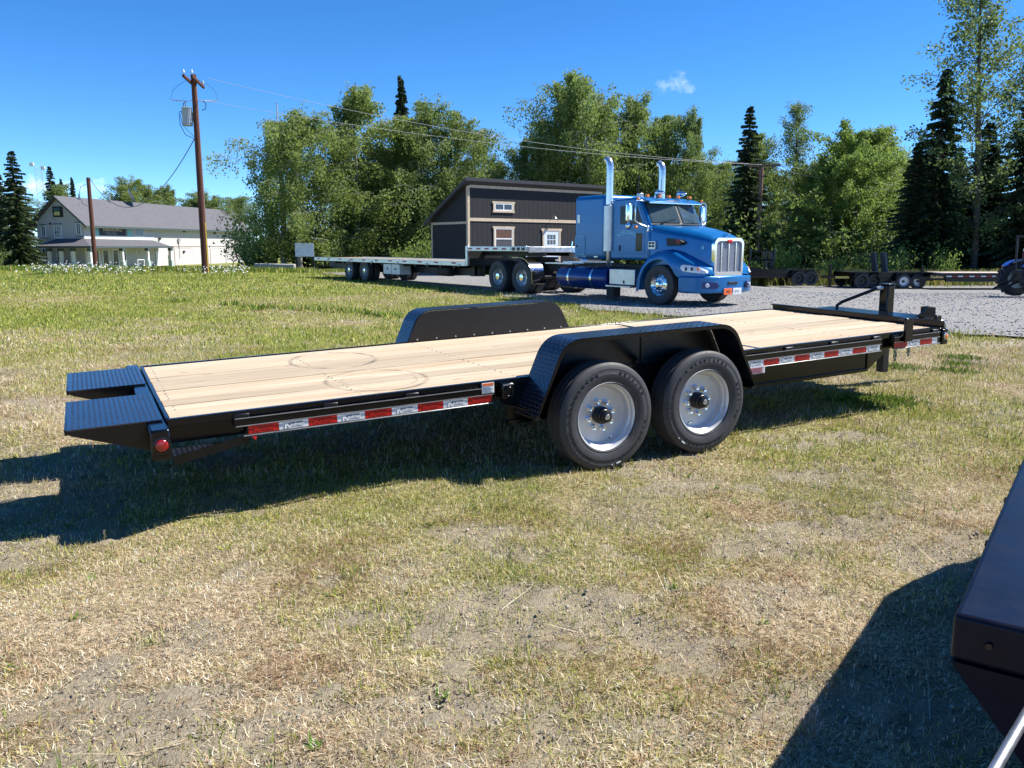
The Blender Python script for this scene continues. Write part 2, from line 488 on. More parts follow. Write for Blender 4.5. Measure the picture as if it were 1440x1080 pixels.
def blades(name, x, y, length, width, lean, gprob, lushprob, patch=False, seg=1):
    """one triangle-strip blade (3 tris) per point; lean 0 = upright, 1.5 = flat"""
    k = len(x)
    z = height(x, y) - 0.004
    az = rng.uniform(0, 2 * PI, k); dx, dy = np.cos(az), np.sin(az)
    sx, sy = -dy, dx
    h = length * np.cos(lean); o = length * np.sin(lean)
    wv = width * 0.5
    base = np.stack([x, y, z], 1)
    side = np.stack([sx * wv, sy * wv, np.zeros(k)], 1)
    tw = rng.uniform(-.4, .4, k)
    mid = base + np.stack([dx * o * .42, dy * o * .42, h * .62 + .003], 1)
    tip = base + np.stack([dx * o + sx * o * tw, dy * o + sy * o * tw, h * .95 + .004], 1)
    if seg == 2:
        nv = 6; V = np.stack([base - side, base + side, mid + side * .8, mid - side * .8, tip + side * .12, tip - side * .12], 1).reshape(-1, 3)
        b = np.arange(k) * 6
        F = np.concatenate([np.stack([b, b + 1, b + 2, b + 3], 1), np.stack([b + 3, b + 2, b + 4, b + 5], 1)], 0)
    else:
        nv = 4; V = np.stack([base - side, base + side, tip + side * .25, tip - side * .25], 1).reshape(-1, 3)
        b = np.arange(k) * 4; F = np.stack([b, b + 1, b + 2, b + 3], 1)
    gsel = rng.random(k) < gprob
    lsel = rng.random(k) < lushprob
    c = STRAW[rng.choice(5, k, p=[.3, .28, .2, .14, .08])]
    if patch:   # reddish-brown and grey weathered thatch in patches
        pa = fbm(x, y, 2.4, 61, 3); pb = fbm(x, y, 1.3, 62, 3)
        c = np.where((rng.random(k) < ss(pa, .52, .70) * .6)[:, None], np.array([[.29, .185, .105]]) * rng.uniform(.8, 1.3, (k, 1)), c)
        c = np.where((rng.random(k) < ss(pb, .50, .66) * .6)[:, None], np.array([[.40, .36, .29]]) * rng.uniform(.7, 1.25, (k, 1)), c)
        c = c * (.78 + .5 * fbm(x, y, 5.0, 63, 3))[:, None]
    c = np.where(gsel[:, None], GREEN[rng.integers(0, 5, k)], c)
    c = np.where(lsel[:, None], LUSH[rng.integers(0, 3, k)], c)
    c = c * rng.uniform(.50, 1.5, (k, 1)) if patch else c * rng.uniform(.7, 1.25, (k, 1))
    C = np.repeat(np.minimum(c, .85), nv, axis=0)
    o = bpy.data.objects.new(name, quads_mesh(name, V, F, M_BLADE, C)); COL.objects.link(o)
    return o

def scatter(k, y0, y1, power, margin=1.12):
    """points spread over the wedge of lawn in front of the camera"""
    y = y0 + (y1 - y0) * rng.random(k) ** power
    x = (rng.random(k) * 2 - 1) * (y * 0.63 * margin + 0.4)
    return x, y

def lawn(name, label, k, y0, y1, power, lmin, lmax, wmin, wmax, flat, seed):
    x, y = scatter(k, y0, y1, power)
    g_, d_ = fields(x, y)
    inlot = in_poly(x, y, LOTW)
    cl = fbm(x, y, 9.0, 31, 2)
    keep = (rng.random(k) > d_ * 0.86) & (~inlot | (rng.random(k) < .004)) & (rng.random(k) < .35 + 1.2 * cl)
    x, y, g_, d_ = x[keep], y[keep], g_[keep], d_[keep]
    k = len(x)
    fl = rng.random(k) < (flat * (1 - .5 * g_))
    lean = np.where(fl, rng.uniform(1.15, 1.52, k), np.abs(rng.normal(0.55, .35, k)))
    tall = 1 + 0.9 * (fbm(x, y, 3.2, 33, 2) - .5) + .35 * g_
    L = rng.uniform(lmin, lmax, k) * tall * np.where(fl, 1.25, 1.0)
    W = rng.uniform(wmin, wmax, k)
    gp = np.clip(g_ * 1.05 + .02, 0, .97) * np.where(fl, .45, 1.0)
    lp = np.clip((g_ - .55) * .5, 0, .3) + 0.14 * ss(y, 24, 34) * (x < 0)
    o = blades(name, x, y, L, W, lean, gp, lp, True, 2 if y0 < 2 else 1)
    tag(o, label, "grass", kind='stuff')

lawn("dry_grass", "short dry straw and yellow green grass in the near foreground", 430000, 1.45, 5.6, 0.72, .012, .033, .0018, .0036, .86, 1)
lawn("field_grass", "patchy yellow green lawn around the equipment trailer", 330000, 5.4, 12.5, 0.8, .022, .05, .004, .008, .62, 2)
lawn("far_grass", "green mown field grass stretching to the daisies", 200000, 12.2, 27, 0.85, .025, .055, .010, .018, .40, 3)
lawn("verge_grass", "distant green lawn in front of the white daisies", 130000, 26, 56, 0.9, .04, .08, .022, .04, .5, 4)
# ------------------------------------------------------------------ shared materials
def diamond_plate(name, col, rough):
    n = N(name); c = n.coord(); s = n.sep(c)
    w = n.noise(c, 6, 5, .65)
    colr = n.mix(n.math('MULTIPLY', n.math('SUBTRACT', w, .45), 1.2, clamp=True), col, tuple(x * 2.0 + .003 for x in col))
    r = n.math('MULTIPLY_ADD', w, .25, rough - .1, clamp=True)
    return n.principled(colr, r, 0, n.bump(w, .1, .003), spec=.85)

BLACK = paint("black_enamel", (.003, .0035, .005), .18, var=.3, scale=4, spec=.38, bump=.015, bscale=25, rvar=.08)
BLACK_DULL = paint("black_frame", (.004, .004, .0045), .36, var=.35, scale=5, bump=.05)
PLATE = diamond_plate("black_diamond_plate", (.006, .008, .016), .16)
RUBBER = paint("tyre_rubber", (.048, .048, .051), .58, var=.25, scale=9, bump=.08, bscale=90, spec=.35)
RUBBER_LT = paint("tyre_letters", (.012, .012, .012), .55, var=.2)
SILVER = paint("silver_wheel", (.64, .65, .67), .42, metal=.45, var=.06)
CHROME = paint("chrome", (.82, .83, .85), .10, metal=1.0, var=.05, rvar=.06)
ALU = paint("aluminium", (.62, .63, .64), .35, metal=.9, var=.12, scale=6)
STEEL = paint("zinc_steel", (.45, .46, .47), .38, metal=.85, var=.2, scale=12)
RED_T = paint("red_reflective", (.50, .010, .008), .32, var=.12, scale=20)
WHITE_T = paint("white_reflective", (.66, .67, .69), .35, var=.07, scale=20)
PRINT_GREY = paint("printed_grey", (.22, .25, .30), .45)
PRINT_RED = paint("printed_dark_red", (.30, .008, .006), .4)
WHITE = paint("white_paint", (.78, .78, .77), .45, var=.06)
ORANGE = paint("orange_print", (.75, .13, .02), .45)
RED_LENS = paint("red_lens", (.26, .008, .008), .15, var=.15, coat=.6)
AMBER = paint("amber_lens", (.85, .22, .01), .2, var=.1, coat=.6)
GLASS_D = paint("dark_glass", (.008, .011, .012), .10, var=.3, rvar=.03, spec=.25)

EDGE = paint("painted_glint_grey", (.30, .30, .31), .35, metal=.5, var=.25, scale=14)  # lighter grey that paints sun glints onto black rail and lip edges
# ---- sawn pine deck
n = N("pine_plank")
c = n.coord(); s = n.sep(c)
oi = n.new("ShaderNodeObjectInfo").outputs['Random']
off = n.new("ShaderNodeCombineXYZ"); socket(n.nt, n.math('MULTIPLY', oi, 37.0), off.inputs[0]); socket(n.nt, n.math('MULTIPLY', oi, 11.0), off.inputs[2])
vadd = n.new("ShaderNodeVectorMath", operation='ADD'); n.nt.links.new(c, vadd.inputs[0]); n.nt.links.new(off.outputs[0], vadd.inputs[1])
vv = vadd.outputs[0]
g1 = n.noise(n.mapping(vv, (0.9, 26, 26)), 1.0, 5, .6, .6)
g2 = n.noise(n.mapping(vv, (6, 160, 160)), 1.0, 3, .6)
kn = n.new("ShaderNodeTexVoronoi"); kn.inputs['Scale'].default_value = 1.0
n.nt.links.new(n.mapping(vv, (2.3, 5.5, 5.5)), kn.inputs['Vector'])
knot = n.math('SUBTRACT', 1.0, n.math('MULTIPLY', kn.outputs['Distance'], 7.0), clamp=True)
base = n.ramp(g1, [(.25, (.37, .28, .19)), (.45, (.54, .445, .33)), (.7, (.64, .56, .445))])
base = n.mix(n.math('MULTIPLY', g2, .28), base, (.42, .30, .18))
tone = n.math('MULTIPLY_ADD', oi, .30, .80)
base = n.mix(1.0, base, n.ramp(oi, [(0, (.72, .70, .66)), (.35, (1, .97, .92)), (.7, (.86, .80, .72)), (1, (1, .98, .95))]), 'MULTIPLY')
crk = n.math('MULTIPLY', n.math('SUBTRACT', n.noise(n.mapping(vv, (2.2, 55, 55)), 1.0, 3, .5), .63), 9.0, clamp=True)
base = n.mix(n.math('MULTIPLY', crk, .6), base, (.22, .15, .09))
base = n.mix(n.math('MULTIPLY', knot, .75), base, (.20, .11, .05))
# scuff rings and dirt left by tyres (wear with its own shape)
def ring(cx, cy, rx, ry, w):
    ex = n.math('DIVIDE', n.math('SUBTRACT', s[0], cx), rx); ey = n.math('DIVIDE', n.math('SUBTRACT', s[1], cy), ry)
    r = n.math('SQRT', n.math('ADD', n.math('MULTIPLY', ex, ex), n.math('MULTIPLY', ey, ey)))
    return n.math('SUBTRACT', 1.0, n.math('MULTIPLY', n.math('ABSOLUTE', n.math('SUBTRACT', r, 1.0)), w), clamp=True)
rg = n.math('MAXIMUM', n.math('MAXIMUM', ring(1.38, 1.52, .33, .42, 12), ring(1.40, .49, .34, .42, 13)), n.math('MULTIPLY', ring(1.42, .49, .25, .33, 18), .5))
brk = n.math('MULTIPLY', n.math('SUBTRACT', n.noise(c, 6.0, 6, .7), .36), 4.0, clamp=True)
scuff = n.math('MULTIPLY', n.math('MULTIPLY', rg, brk), .95)
base = n.mix(scuff, base, (.10, .085, .07))
stn = n.math('MULTIPLY', n.math('SUBTRACT', n.noise(n.mapping(c, (3, 14, 1)), 1.0, 5, .7), .60), 4.0, clamp=True)
base = n.mix(n.math('MULTIPLY', stn, .6), base, (.24, .17, .11))
M_WOOD = n.principled(base, .75, 0, n.bump(g1, .25, .004), spec=.25)

TREAD = paint("glint_tread_lugs", (.034, .038, .050), .20, var=.5, scale=30, spec=.9, rvar=.08)  # lugs coloured lighter than the plate to stand in for glints
def tread_lugs(name, pos, nu, nv, parent, size=.028, wid=.009, hgt=.0016):
    """raised lozenges of a diamond plate; pos(i, j) -> (point, along, across)"""
    mb = MB()
    for i in range(nu):
        for j in range(nv):
            r_ = pos(i, j)
            if r_ is None: continue
            p, a, b = (Vector(q) for q in r_)
            nrm = a.cross(b).normalized()
            d = (a + b if (i + j) % 2 else a - b).normalized(); e = nrm.cross(d)
            mb.add([p - d * size * .5, p - e * wid * .5, p + d * size * .5, p + e * wid * .5, p + nrm * hgt], [(0, 1, 4), (1, 2, 4), (2, 3, 4), (3, 0, 4)])
    return tag(mb.build(name, TREAD, parent), kind="stuff")
# ------------------------------------------------------------------ the equipment trailer (x forward, y to the far side, z up)
TR = thing("equipment_trailer", "long black flatbed equipment trailer with pale wood deck parked on the grass", "trailer")
TR.matrix_world = Matrix.Translation((TR_O[0], TR_O[1], -0.097)) @ Matrix.Rotation(TR_H, 4, 'Z') @ Matrix.Rotation(-0.0323, 4, 'Y') @ Matrix.Rotation(0.0129, 4, 'X')
W, L = 2.07, 6.69
ZD = 0.68

# planks
nb = 11; pw = (W - .03) / nb
for i in range(nb):
    y0 = .015 + i * pw + .005; y1 = .015 + (i + 1) * pw - .005
    r = random.Random(i)
    for (x0, x1) in ((.02, 4.46), (4.50, L - .02)):
        dz = r.uniform(-.003, .003); wv = [r.uniform(-.0025, .0025) for _ in range(4)]
        mb = MB(); secs = []
        for q in range(4):
            x = x0 + (x1 - x0) * q / 3
            z1 = ZD + dz + wv[q]
            secs.append([(x, y0, ZD - .045), (x, y1, ZD - .045), (x, y1, z1 - .004), (x, y1 - .004, z1), (x, y0 + .004, z1), (x, y0, z1 - .004)])
        mb.loft(secs); mb.build("plank", M_WOOD, TR)
    # screw heads near the rear end of each board
mb = MB()
for i in range(nb * 2):
    for x in (.07, 1.15, 2.25, 3.4, 4.40, 5.6, 6.6):
        y = .015 + (i + .5) * pw / 2; mb.cyl((x, y, ZD - .002), (x, y, ZD + .0035), .006, n=6)
o = mb.build("deck_screws", STEEL, TR); tag(o, kind='stuff')
MB().box(4.462, 4.498, .01, W - .01, ZD - .04, ZD + .004).build("deck_seam_bar", BLACK, TR, bevel=.002)

# side channels: top angle, recessed web, bottom flange
for sgn, y in ((-1, 0.0), (1, W)):
    for nm, dy0, dy1, z0, z1, x0, x1 in (("edge_angle", 0, .035, ZD - .04, ZD + .006, .0, L), ("side_channel", .0, .012, .538, ZD - .042, .0, L)):
        a, b = y + sgn * dy0, y + sgn * dy1
        if nm == "side_channel": a, b = y - sgn * .02, y + sgn * .0
        MB().box(x0, x1, min(a, b), max(a, b), z0, z1).build(nm, BLACK, TR, bevel=.003)
    # rub rails in front of and behind the fender, with stand-off pockets
    for x0, x1 in ((.36, 2.03), (4.20, 5.86), (6.03, 6.66)):
        yo = y + sgn * .055
        rail = MB(); rail.box(x0, x1, min(yo, yo + sgn * .012), max(yo, yo + sgn * .012), .602, .648)
        rail.build("rub_rail", BLACK, TR, bevel=.004)
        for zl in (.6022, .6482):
            lip = MB(); lip.box(x0, x1, min(yo + sgn * .0125, yo + sgn * .0165), max(yo + sgn * .0125, yo + sgn * .0165), zl - .003, zl + .002); lip.build("rail_glint_strip", EDGE, TR)  # thin pale strips added as painted sun glints along the rub rail
        k = max(2, int((x1 - x0) / .55) + 1)
        for q in range(k):
            x = x0 + .04 + (x1 - x0 - .08) * q / (k - 1)
            sp = MB(); sp.box(x - .045, x + .045, min(y + sgn * .001, yo), max(y + sgn * .001, yo), .60, .672)
            sp.build("stake_pocket", BLACK_DULL, TR, bevel=.006)

# reflective tape with printed maker's mark
def tape(x0, x1, z0, z1, y, red, letters=True):
    t = MB(); t.box(x0, x1, y - .0025, y, z0, z1)
    o = t.build("reflective_tape", RED_T if red else WHITE_T, TR)
    if letters:
        cx = (x0 + x1) / 2; cz = (z0 + z1) / 2; wd = (x1 - x0)
        b = MB(); bw = wd * .31; bh = (z1 - z0) * .26
        ink = PRINT_RED if red else PRINT_GREY
        b.box(cx - bw, cx + bw, y - .0040, y - .0030, cz - bh, cz + bh); b.build("printed_panel", ink, o)
        t = MB(); vs_, fs_ = text_geo("K", .062 * (z1 - z0) / .054, 0, 'CENTER', .002)
        t.add(vs_, fs_, frame((cx - bw * .68, y - .0055, cz), (1, 0, 0), (0, 0, 1)))
        vs_, fs_ = text_geo("aufman", .031 * (z1 - z0) / .054, 0, 'LEFT', .0006)
        t.add(vs_, fs_, frame((cx - bw * .40, y - .0055, cz - .002), (1.05, 0, 0), (0, 0, 1)))
        t.build("printed_name", RED_T if red else WHITE, o)
yt = -.0625
MB().box(.42, 2.03, -.060, -.048, .540, .606).build("tape_strip_bar", BLACK, TR, bevel=.003)
MB().box(4.22, 5.87, -.060, -.048, .540, .606).build("tape_strip_bar", BLACK, TR, bevel=.003)
MB().box(6.03, 6.67, -.060, -.048, .540, .606).build("tape_strip_bar", BLACK, TR, bevel=.003)
def strip(x0, x1, first_red, wd):
    x = x0; red = first_red
    while x < x1 - .03:
        e = min(x + wd, x1)
        tape(x + .0008, e - .0008, .549, .601, yt + .002, red, e - x > .12)
        x = e; red = not red
strip(.43, 2.02, True, .1765)
strip(4.30, 5.85, False, .172)
strip(6.04, 6.63, True, .172)

for x0, x1 in ((.40, 2.03), (4.22, 5.87), (6.03, 6.67)): MB().box(x0, x1, -.068, -.0605, .536, .5445).build("tape_lip", EDGE, TR, bevel=.003)  # lip coloured pale so the sun catching it is painted in
# rear beam with lamp ends, and tapered tread plates behind the rear corners
MB().box(-.105, -.003, -.215, W + .215, .50, .672).build("rear_beam", BLACK, TR, bevel=.012)
MB().box(-.004, .016, -.005, W + .005, .60, .689).build("deck_end_angle", BLACK, TR, bevel=.003)
for sgn, y in ((-1, -.215), (1, W + .215)):
    ring_ = MB(); m = Matrix.Translation((-.052, y, .585)) @ Matrix.Scale(sgn, 4, (0, 1, 0))
    ring_.lathe([(.048, 0), (.048, .008), (.038, .010), (.036, .004)], 24, m); ring_.build("lamp_grommet", BLACK_DULL, TR, smooth=40)
    ln = MB(); ln.lathe([(.036, .002), (.034, .010), (.022, .014), (.0005, .015)], 24, m); ln.build("tail_lamp", RED_LENS, TR, smooth=60)
    ya = 0 if sgn < 0 else W
    pl = MB(); pl.prism([(.0, ya + sgn * .205), (.43, ya + sgn * .045), (.43, ya), (.0, ya)], .495, .507, 'z'); tp0 = pl.build("tread_plate", PLATE, TR); tread_lugs("tread_lugs", lambda i, j: ((.0285 * (i + .5), ya + sgn * .0285 * (j + .5), .5072), (1, 0, 0), (0, 1, 0)) if .0285 * (j + .9) < .205 - .372 * .0285 * (i + 1) else None, 14, 8, tp0)
    lp = MB(); lp.beam((.0, ya + sgn * .205, .487), (.43, ya + sgn * .045, .517), .006, .05); lp.build("plate_skirt", BLACK, TR)
    ml = MB(); ml.prism([(.445, .532), (.475, .532), (.468, .506)], ya + sgn * .062, ya + sgn * .066, 'y'); ml.build("corner_reflector", RED_T, TR)

# folded wedge ramps at the back
for y0, y1 in ((.0, .86), (1.27, 2.08)):
    top = MB(); top.box(-.50, -.02, y0, y1, .676, .684); r_ = top.build("ramp", PLATE, TR)
    tread_lugs("tread_lugs", lambda i, j: ((-.485 + .0285 * (i + .5), y0 + .0285 * (j + .5), .6842), (1, 0, 0), (0, 1, 0)) if y0 + .0285 * (j + 1) < y1 else None, 16, 30, r_)
    for y in (y0, y1 - .012, (y0 + y1) / 2):
        w_ = MB(); w_.prism([(-.50, .675), (-.105, .675), (-.105, .515), (-.47, .645), (-.50, .66)], y, y + .012, 'y'); w_.build("ramp_web", BLACK, r_)
    MB().box(-.512, -.4995, y0, y1, .655, .686).build("ramp_tip", BLACK, r_, bevel=.003)
    # sandwich of cross bars under the plate
    for x in (-.40, -.27, -.14):
        MB().box(x, x + .03, y0 + .013, y1 - .013, .648, .6755).build("ramp_rib", BLACK_DULL, r_)

# main frame rails bending in to the tongue
for sgn, y in ((1, .07), (-1, W - .07)):
    yr = y + sgn * .32
    fr = MB(); fr.box(.0, 2.2, yr - .03, yr + .03, .47, .62); fr.build("rear_frame_rail", BLACK_DULL, TR)
    fr = MB(); fr.box(2.2, 5.84, y - .03, y + .03, .345, .37); fr.box(2.2, 5.84, y - .005, y + .005, .37, .60); fr.box(2.2, 5.84, y - .03, y + .03, .60, .625)
    fr.build("frame_rail", BLACK, TR)
    tp_ = MB(); tp_.prism([(0, .347), (.30, .50), (.30, .62), (0, .62)], -.006, .006, 'y', Matrix.Translation((5.842, y - sgn * .01, 0)) @ Matrix.Rotation(sgn * .10, 4, 'Z')); tp_.build("rail_taper", BLACK, TR)
    yt_ = W / 2 - sgn * .09
    tg = MB(); tg.prism([(0, .345), (.40, .50), (1.75, .52), (1.75, .62), (0, .62)], -.02, .02, 'y', Matrix.Translation((5.845, y, 0)) @ Matrix.Rotation(math.atan2(yt_ - y, 1.75), 4, 'Z'))
    tg.build("tongue_rail", BLACK, TR, bevel=.004)
for x in np.arange(.35, 6.6, .41):
    MB().box(x, x + .04, .012, W - .012, .555, .632).build("crossmember", BLACK_DULL, TR)

# front: stop rail, tray ahead of the deck, jack, coupler
MB().box(L - .015, L + .07, -.05, W + .03, .665, .678).build("front_flange", BLACK, TR, bevel=.003)
MB().box(L + .035, L + .05, -.05, W + .03, .679, .742).build("front_stop_rail", BLACK, TR, bevel=.004)
MB().box(L + .0, L + .034, -.05, W + .03, .732, .742).build("stop_rail_lip", BLACK, TR, bevel=.002)
MB().box(L + .02, L + .10, -.06, W + .05, .52, .664).build("front_beam", BLACK, TR, bevel=.01)
MB().box(L + .13, L + .52, .40, W - .40, .50, .715).build("tongue_toolbox", BLACK, TR, bevel=.012)
for sgn, y in ((-1, -.06), (1, W + .05)):
    m = Matrix.Translation((L + .058, y, .60)) @ Matrix.Scale(sgn, 4, (0, 1, 0))
    a = MB(); a.lathe([(.034, 0), (.034, .01), (.024, .012)], 20, m); a.build("lamp_bezel", STEEL, TR, smooth=40)
    a = MB(); a.lathe([(.025, .005), (.022, .014), (.0005, .017)], 20, m); a.build("marker_lamp", AMBER, TR, smooth=60)
# bent flat post standing on the near rail
ps = MB(); ps.box(6.135, 6.235, -.098, -.072, .600, .800); ps.box(6.135, 6.235, -.098, -.02, .8005, .812); ps.build("chain_post", BLACK, TR, bevel=.004)
# jack
jx, jy = L + .62, W / 2
jk = MB(); jk.box(jx - .055, jx + .055, jy - .055, jy + .055, .32, .985); jb = jk.build("tongue_jack", BLACK, TR, bevel=.012)
MB().box(jx - .062, jx + .062, jy - .062, jy + .062, .9855, 1.0).build("jack_cap", BLACK, jb, bevel=.004)
MB().box(jx - .042, jx + .042, jy - .042, jy + .042, .04, .32).build("jack_leg", BLACK_DULL, jb)
hd = MB(); hd.tube([(jx - .06, jy + .02, .955), (jx - .12, jy + .05, .945), (jx - .24, jy + .20, .86), (jx - .32, jy + .31, .80), (jx - .35, jy + .35, .76), (jx - .35, jy + .35, .66)], .018, 10)
hd.build("jack_handle", BLACK, jb, smooth=40)
MB().cyl((jx - .055, jy + .01, .957), (jx - .11, jy + .045, .947), .024, n=10).build("handle_socket", STEEL, jb, smooth=40)
tn = MB(); tn.box(L + .5, L + 1.45, jy - .05, jy + .05, .40, .50); tn.build("tongue_bar", BLACK, TR, bevel=.006)
cp = MB(); cp.box(L + 1.38, L + 1.47, jy - .07, jy + .07, .30, .60); cp.build("hitch_plate", BLACK, TR, bevel=.006)
rg_ = MB(); rr = [(L + 1.56 + .07 * math.cos(q), jy, .45 + .07 * math.sin(q)) for q in np.linspace(0, 2 * PI, 25)]; rg_.tube(rr, .022, 8, False); rg_.build("pintle_ring", STEEL, TR, smooth=50)
# hook block behind the stop rail
hk = MB(); hk.prism([(0, .0), (.18, .0), (.18, .10), (.10, .10), (.06, .05)], -.02, .02, 'y', Matrix.Translation((L + .30, .44, .715)) @ Matrix.Rotation(-.6, 4, 'Z')); hk.build("plug_holder", BLACK_DULL, TR, bevel=.004)
MB().box(L + .42, L + .50, .40, .48, .716, .81).build("battery_box", BLACK, TR, bevel=.006)
# hanging safety chains
def chain(pts, name, r=.006, pitch=.03):
    ob = MB()
    P_ = [Vector(p) for p in pts]; acc = 0; k = 0
    for a, b in zip(P_[:-1], P_[1:]):
        nlk = max(1, int((b - a).length / pitch)); d = (b - a).normalized()
        for q in range(nlk):
            ctr = a.lerp(b, (q + .5) / nlk); s_ = d.cross(Vector((1, 0, 0) if k % 2 else (0, 1, 0.2))).normalized()
            pp = [ctr + d * (.021 * math.cos(w_)) + s_ * (.012 * math.sin(w_)) for w_ in np.linspace(0, 2 * PI, 9)]
            ob.tube(pp, r, 5, False); k += 1
    return ob.build(name, STEEL, TR, smooth=60)
def sag(a, b, s_, k=10):
    a = Vector(a); b = Vector(b)
    return [a.lerp(b, q / k) - Vector((0, 0, s_ * 4 * (q / k) * (1 - q / k))) for q in range(k + 1)]
chain(sag((6.28, .10, .52), (6.42, .22, .52), .14), "safety_chain")
chain(sag((6.48, .12, .52), (6.60, .20, .52), .11), "safety_chain")

# fenders
def rounded(pts, r, k=5):
    out = []
    for i in range(len(pts)):
        p = Vector(pts[i]); a = Vector(pts[i - 1]); b = Vector(pts[(i + 1) % len(pts)])
        rr = r[i] if isinstance(r, (list, tuple)) else r
        if rr <= 0: out.append((p.x, p.y)); continue
        d1 = (a - p).normalized(); d2 = (b - p).normalized()
        s_ = p + d1 * rr; e = p + d2 * rr
        for q in range(k + 1):
            t = q / k; out.append(tuple(((1 - t) ** 2) * s_ + 2 * t * (1 - t) * p + t * t * e))
    return out
FO = rounded([(2.225, .455), (2.455, .958), (3.925, .958), (4.165, .455)], [0, .13, .13, 0], 7)
FI = [((p[0] - 3.195) * .991 + 3.195, p[1] - .007 if p[1] > .5 else p[1]) for p in FO]
for sgn, ya in ((-1, -.022), (1, W + .022)):
    yo = ya + sgn * .285
    sk = MB(); k = len(FO)
    vs_ = [(p[0], yy, p[1]) for yy in (ya, yo) for p in FO] + [(p[0], yy, p[1]) for yy in (ya, yo) for p in FI]
    fs_ = []
    for i in range(k - 1):
        fs_ += [(i, i + 1, k + i + 1, k + i), (2 * k + i, 3 * k + i, 3 * k + i + 1, 2 * k + i + 1), (i, 2 * k + i, 2 * k + i + 1, i + 1), (k + i, k + i + 1, 3 * k + i + 1, 3 * k + i)]
    fs_ += [(0, k, 3 * k, 2 * k), (k - 1, 3 * k - 1, 4 * k - 1, 2 * k - 1)]
    sk.add(vs_, fs_); fd = sk.build("fender", PLATE, TR, smooth=30)
    seg_ = [(Vector((a_[0], 0, a_[1])), Vector((b_[0], 0, b_[1]))) for a_, b_ in zip(FO[:-1], FO[1:])]
    cum = [0]
    for a_, b_ in seg_: cum.append(cum[-1] + (b_ - a_).length)
    def on_fender(i, j):
        s_ = .0285 * (i + .5)
        if s_ > cum[-1] - .01 or .0285 * (j + .9) > .285: return None
        q = max(k_ for k_ in range(len(seg_)) if cum[k_] <= s_); a_, b_ = seg_[q]; d_ = (b_ - a_).normalized()
        p = a_ + d_ * (s_ - cum[q]); nn = Vector((0, 1, 0)).cross(d_) * -1
        if nn.z < 0 and abs(d_.z) < .9: nn = -nn
        up_ = d_.cross(Vector((0, 1, 0)))
        p = p + up_ * .0004
        return ((p.x, ya + sgn * .0285 * (j + .5), p.z), d_, (0, 1, 0))
    tread_lugs("tread_lugs", on_fender, 90, 10, fd)
    # rolled outer lip
    lp = MB()
    for e in ((yo, yo - sgn * .006),):
        a_ = [(p[0], e[0], p[1]) for p in FO]; b_ = [((p[0] - 3.195) * .982 + 3.195, e[0], p[1] - .028 if p[1] > .5 else p[1]) for p in FO]
        c_ = [(q[0], e[1], q[2]) for q in a_]; d_ = [(q[0], e[1], q[2]) for q in b_]
        kk = len(a_); lp.add(a_ + b_ + c_ + d_, [(i, i + 1, kk + i + 1, kk + i) for i in range(kk - 1)] + [(2 * kk + i, 3 * kk + i, 3 * kk + i + 1, 2 * kk + i + 1) for i in range(kk - 1)] + [(kk + i, kk + i + 1, 3 * kk + i + 1, 3 * kk + i) for i in range(kk - 1)])
    lp.build("fender_lip", BLACK, fd, smooth=30)
    # inner wall panel
    wl = MB(); wl.prism([(p[0] * .998 + 3.195 * .002, p[1] - .008 if p[1] > .5 else p[1]) for p in FO], ya - sgn * .014, ya - sgn * .008, 'y'); wl.build("fender_wall", BLACK_DULL, fd)
    bolts = MB()
    for x in np.linspace(2.42, 3.95, 9):
        bolts.lathe([(.0005, 0), (.008, 0), (.008, .008), (.0005, .008)], 8, Matrix.Translation((x, ya - sgn * .0145, .70)) @ Matrix.Scale(-sgn, 4, (0, 1, 0)))
    tag(bolts.build("wall_bolts", STEEL, fd), kind='stuff')
    gs = MB(); gs.beam((3.26, ya + sgn * .02, .70), (3.10, ya + sgn * .24, .945), .012, .05); gs.build("fender_brace", BLACK_DULL, fd)
    if sgn > 0: fd.location.x = -.10
    for x in (2.235, 4.14):
        br = MB(); br.box(x - .02, x + .02, min(ya, yo), max(ya, yo), .44, .456); br.build("fender_bracket", BLACK_DULL, fd)

# wheels: rim (part) with tyre, hub and nuts
def tyre_prof(R, ri, w):
    h = w / 2
    return [(ri, -h * .78), (ri + .012, -h * .86), (ri + .02, -h * .90), ((R + ri) / 2 - .02, -h * 1.0), ((R + ri) / 2, -h * 1.0), ((R + ri) / 2 + .003, -h * .985), (R - .055, -h * .97), (R - .045, -h * .955), (R - .04, -h * .965),
            (R - .02, -h * .91), (R - .008, -h * .84), (R, -h * .76), (R, -h * .50), (R - .010, -h * .47), (R - .010, -h * .41), (R, -h * .38), (R + .001, -h * .14), (R - .010, -h * .11), (R - .010, -h * .05), (R + .001, -h * .02)]
def mirror_prof(p): return p + [(r, -y) for r, y in p[::-1]]
def ring_text(mb, s_, R, y, size, start, step, ext=.0015, flip=1):
    for i, ch in enumerate(s_):
        if ch == ' ': continue
        a = start - i * step
        vs_, fs_ = text_geo(ch, size, ext, 'CENTER', .0008)
        o_ = (R * math.cos(a), y, R * math.sin(a)); up = (math.cos(a), 0, math.sin(a)); rt = (math.sin(a), 0, -math.cos(a))
        mb.add(vs_, fs_, frame(o_, rt, up))
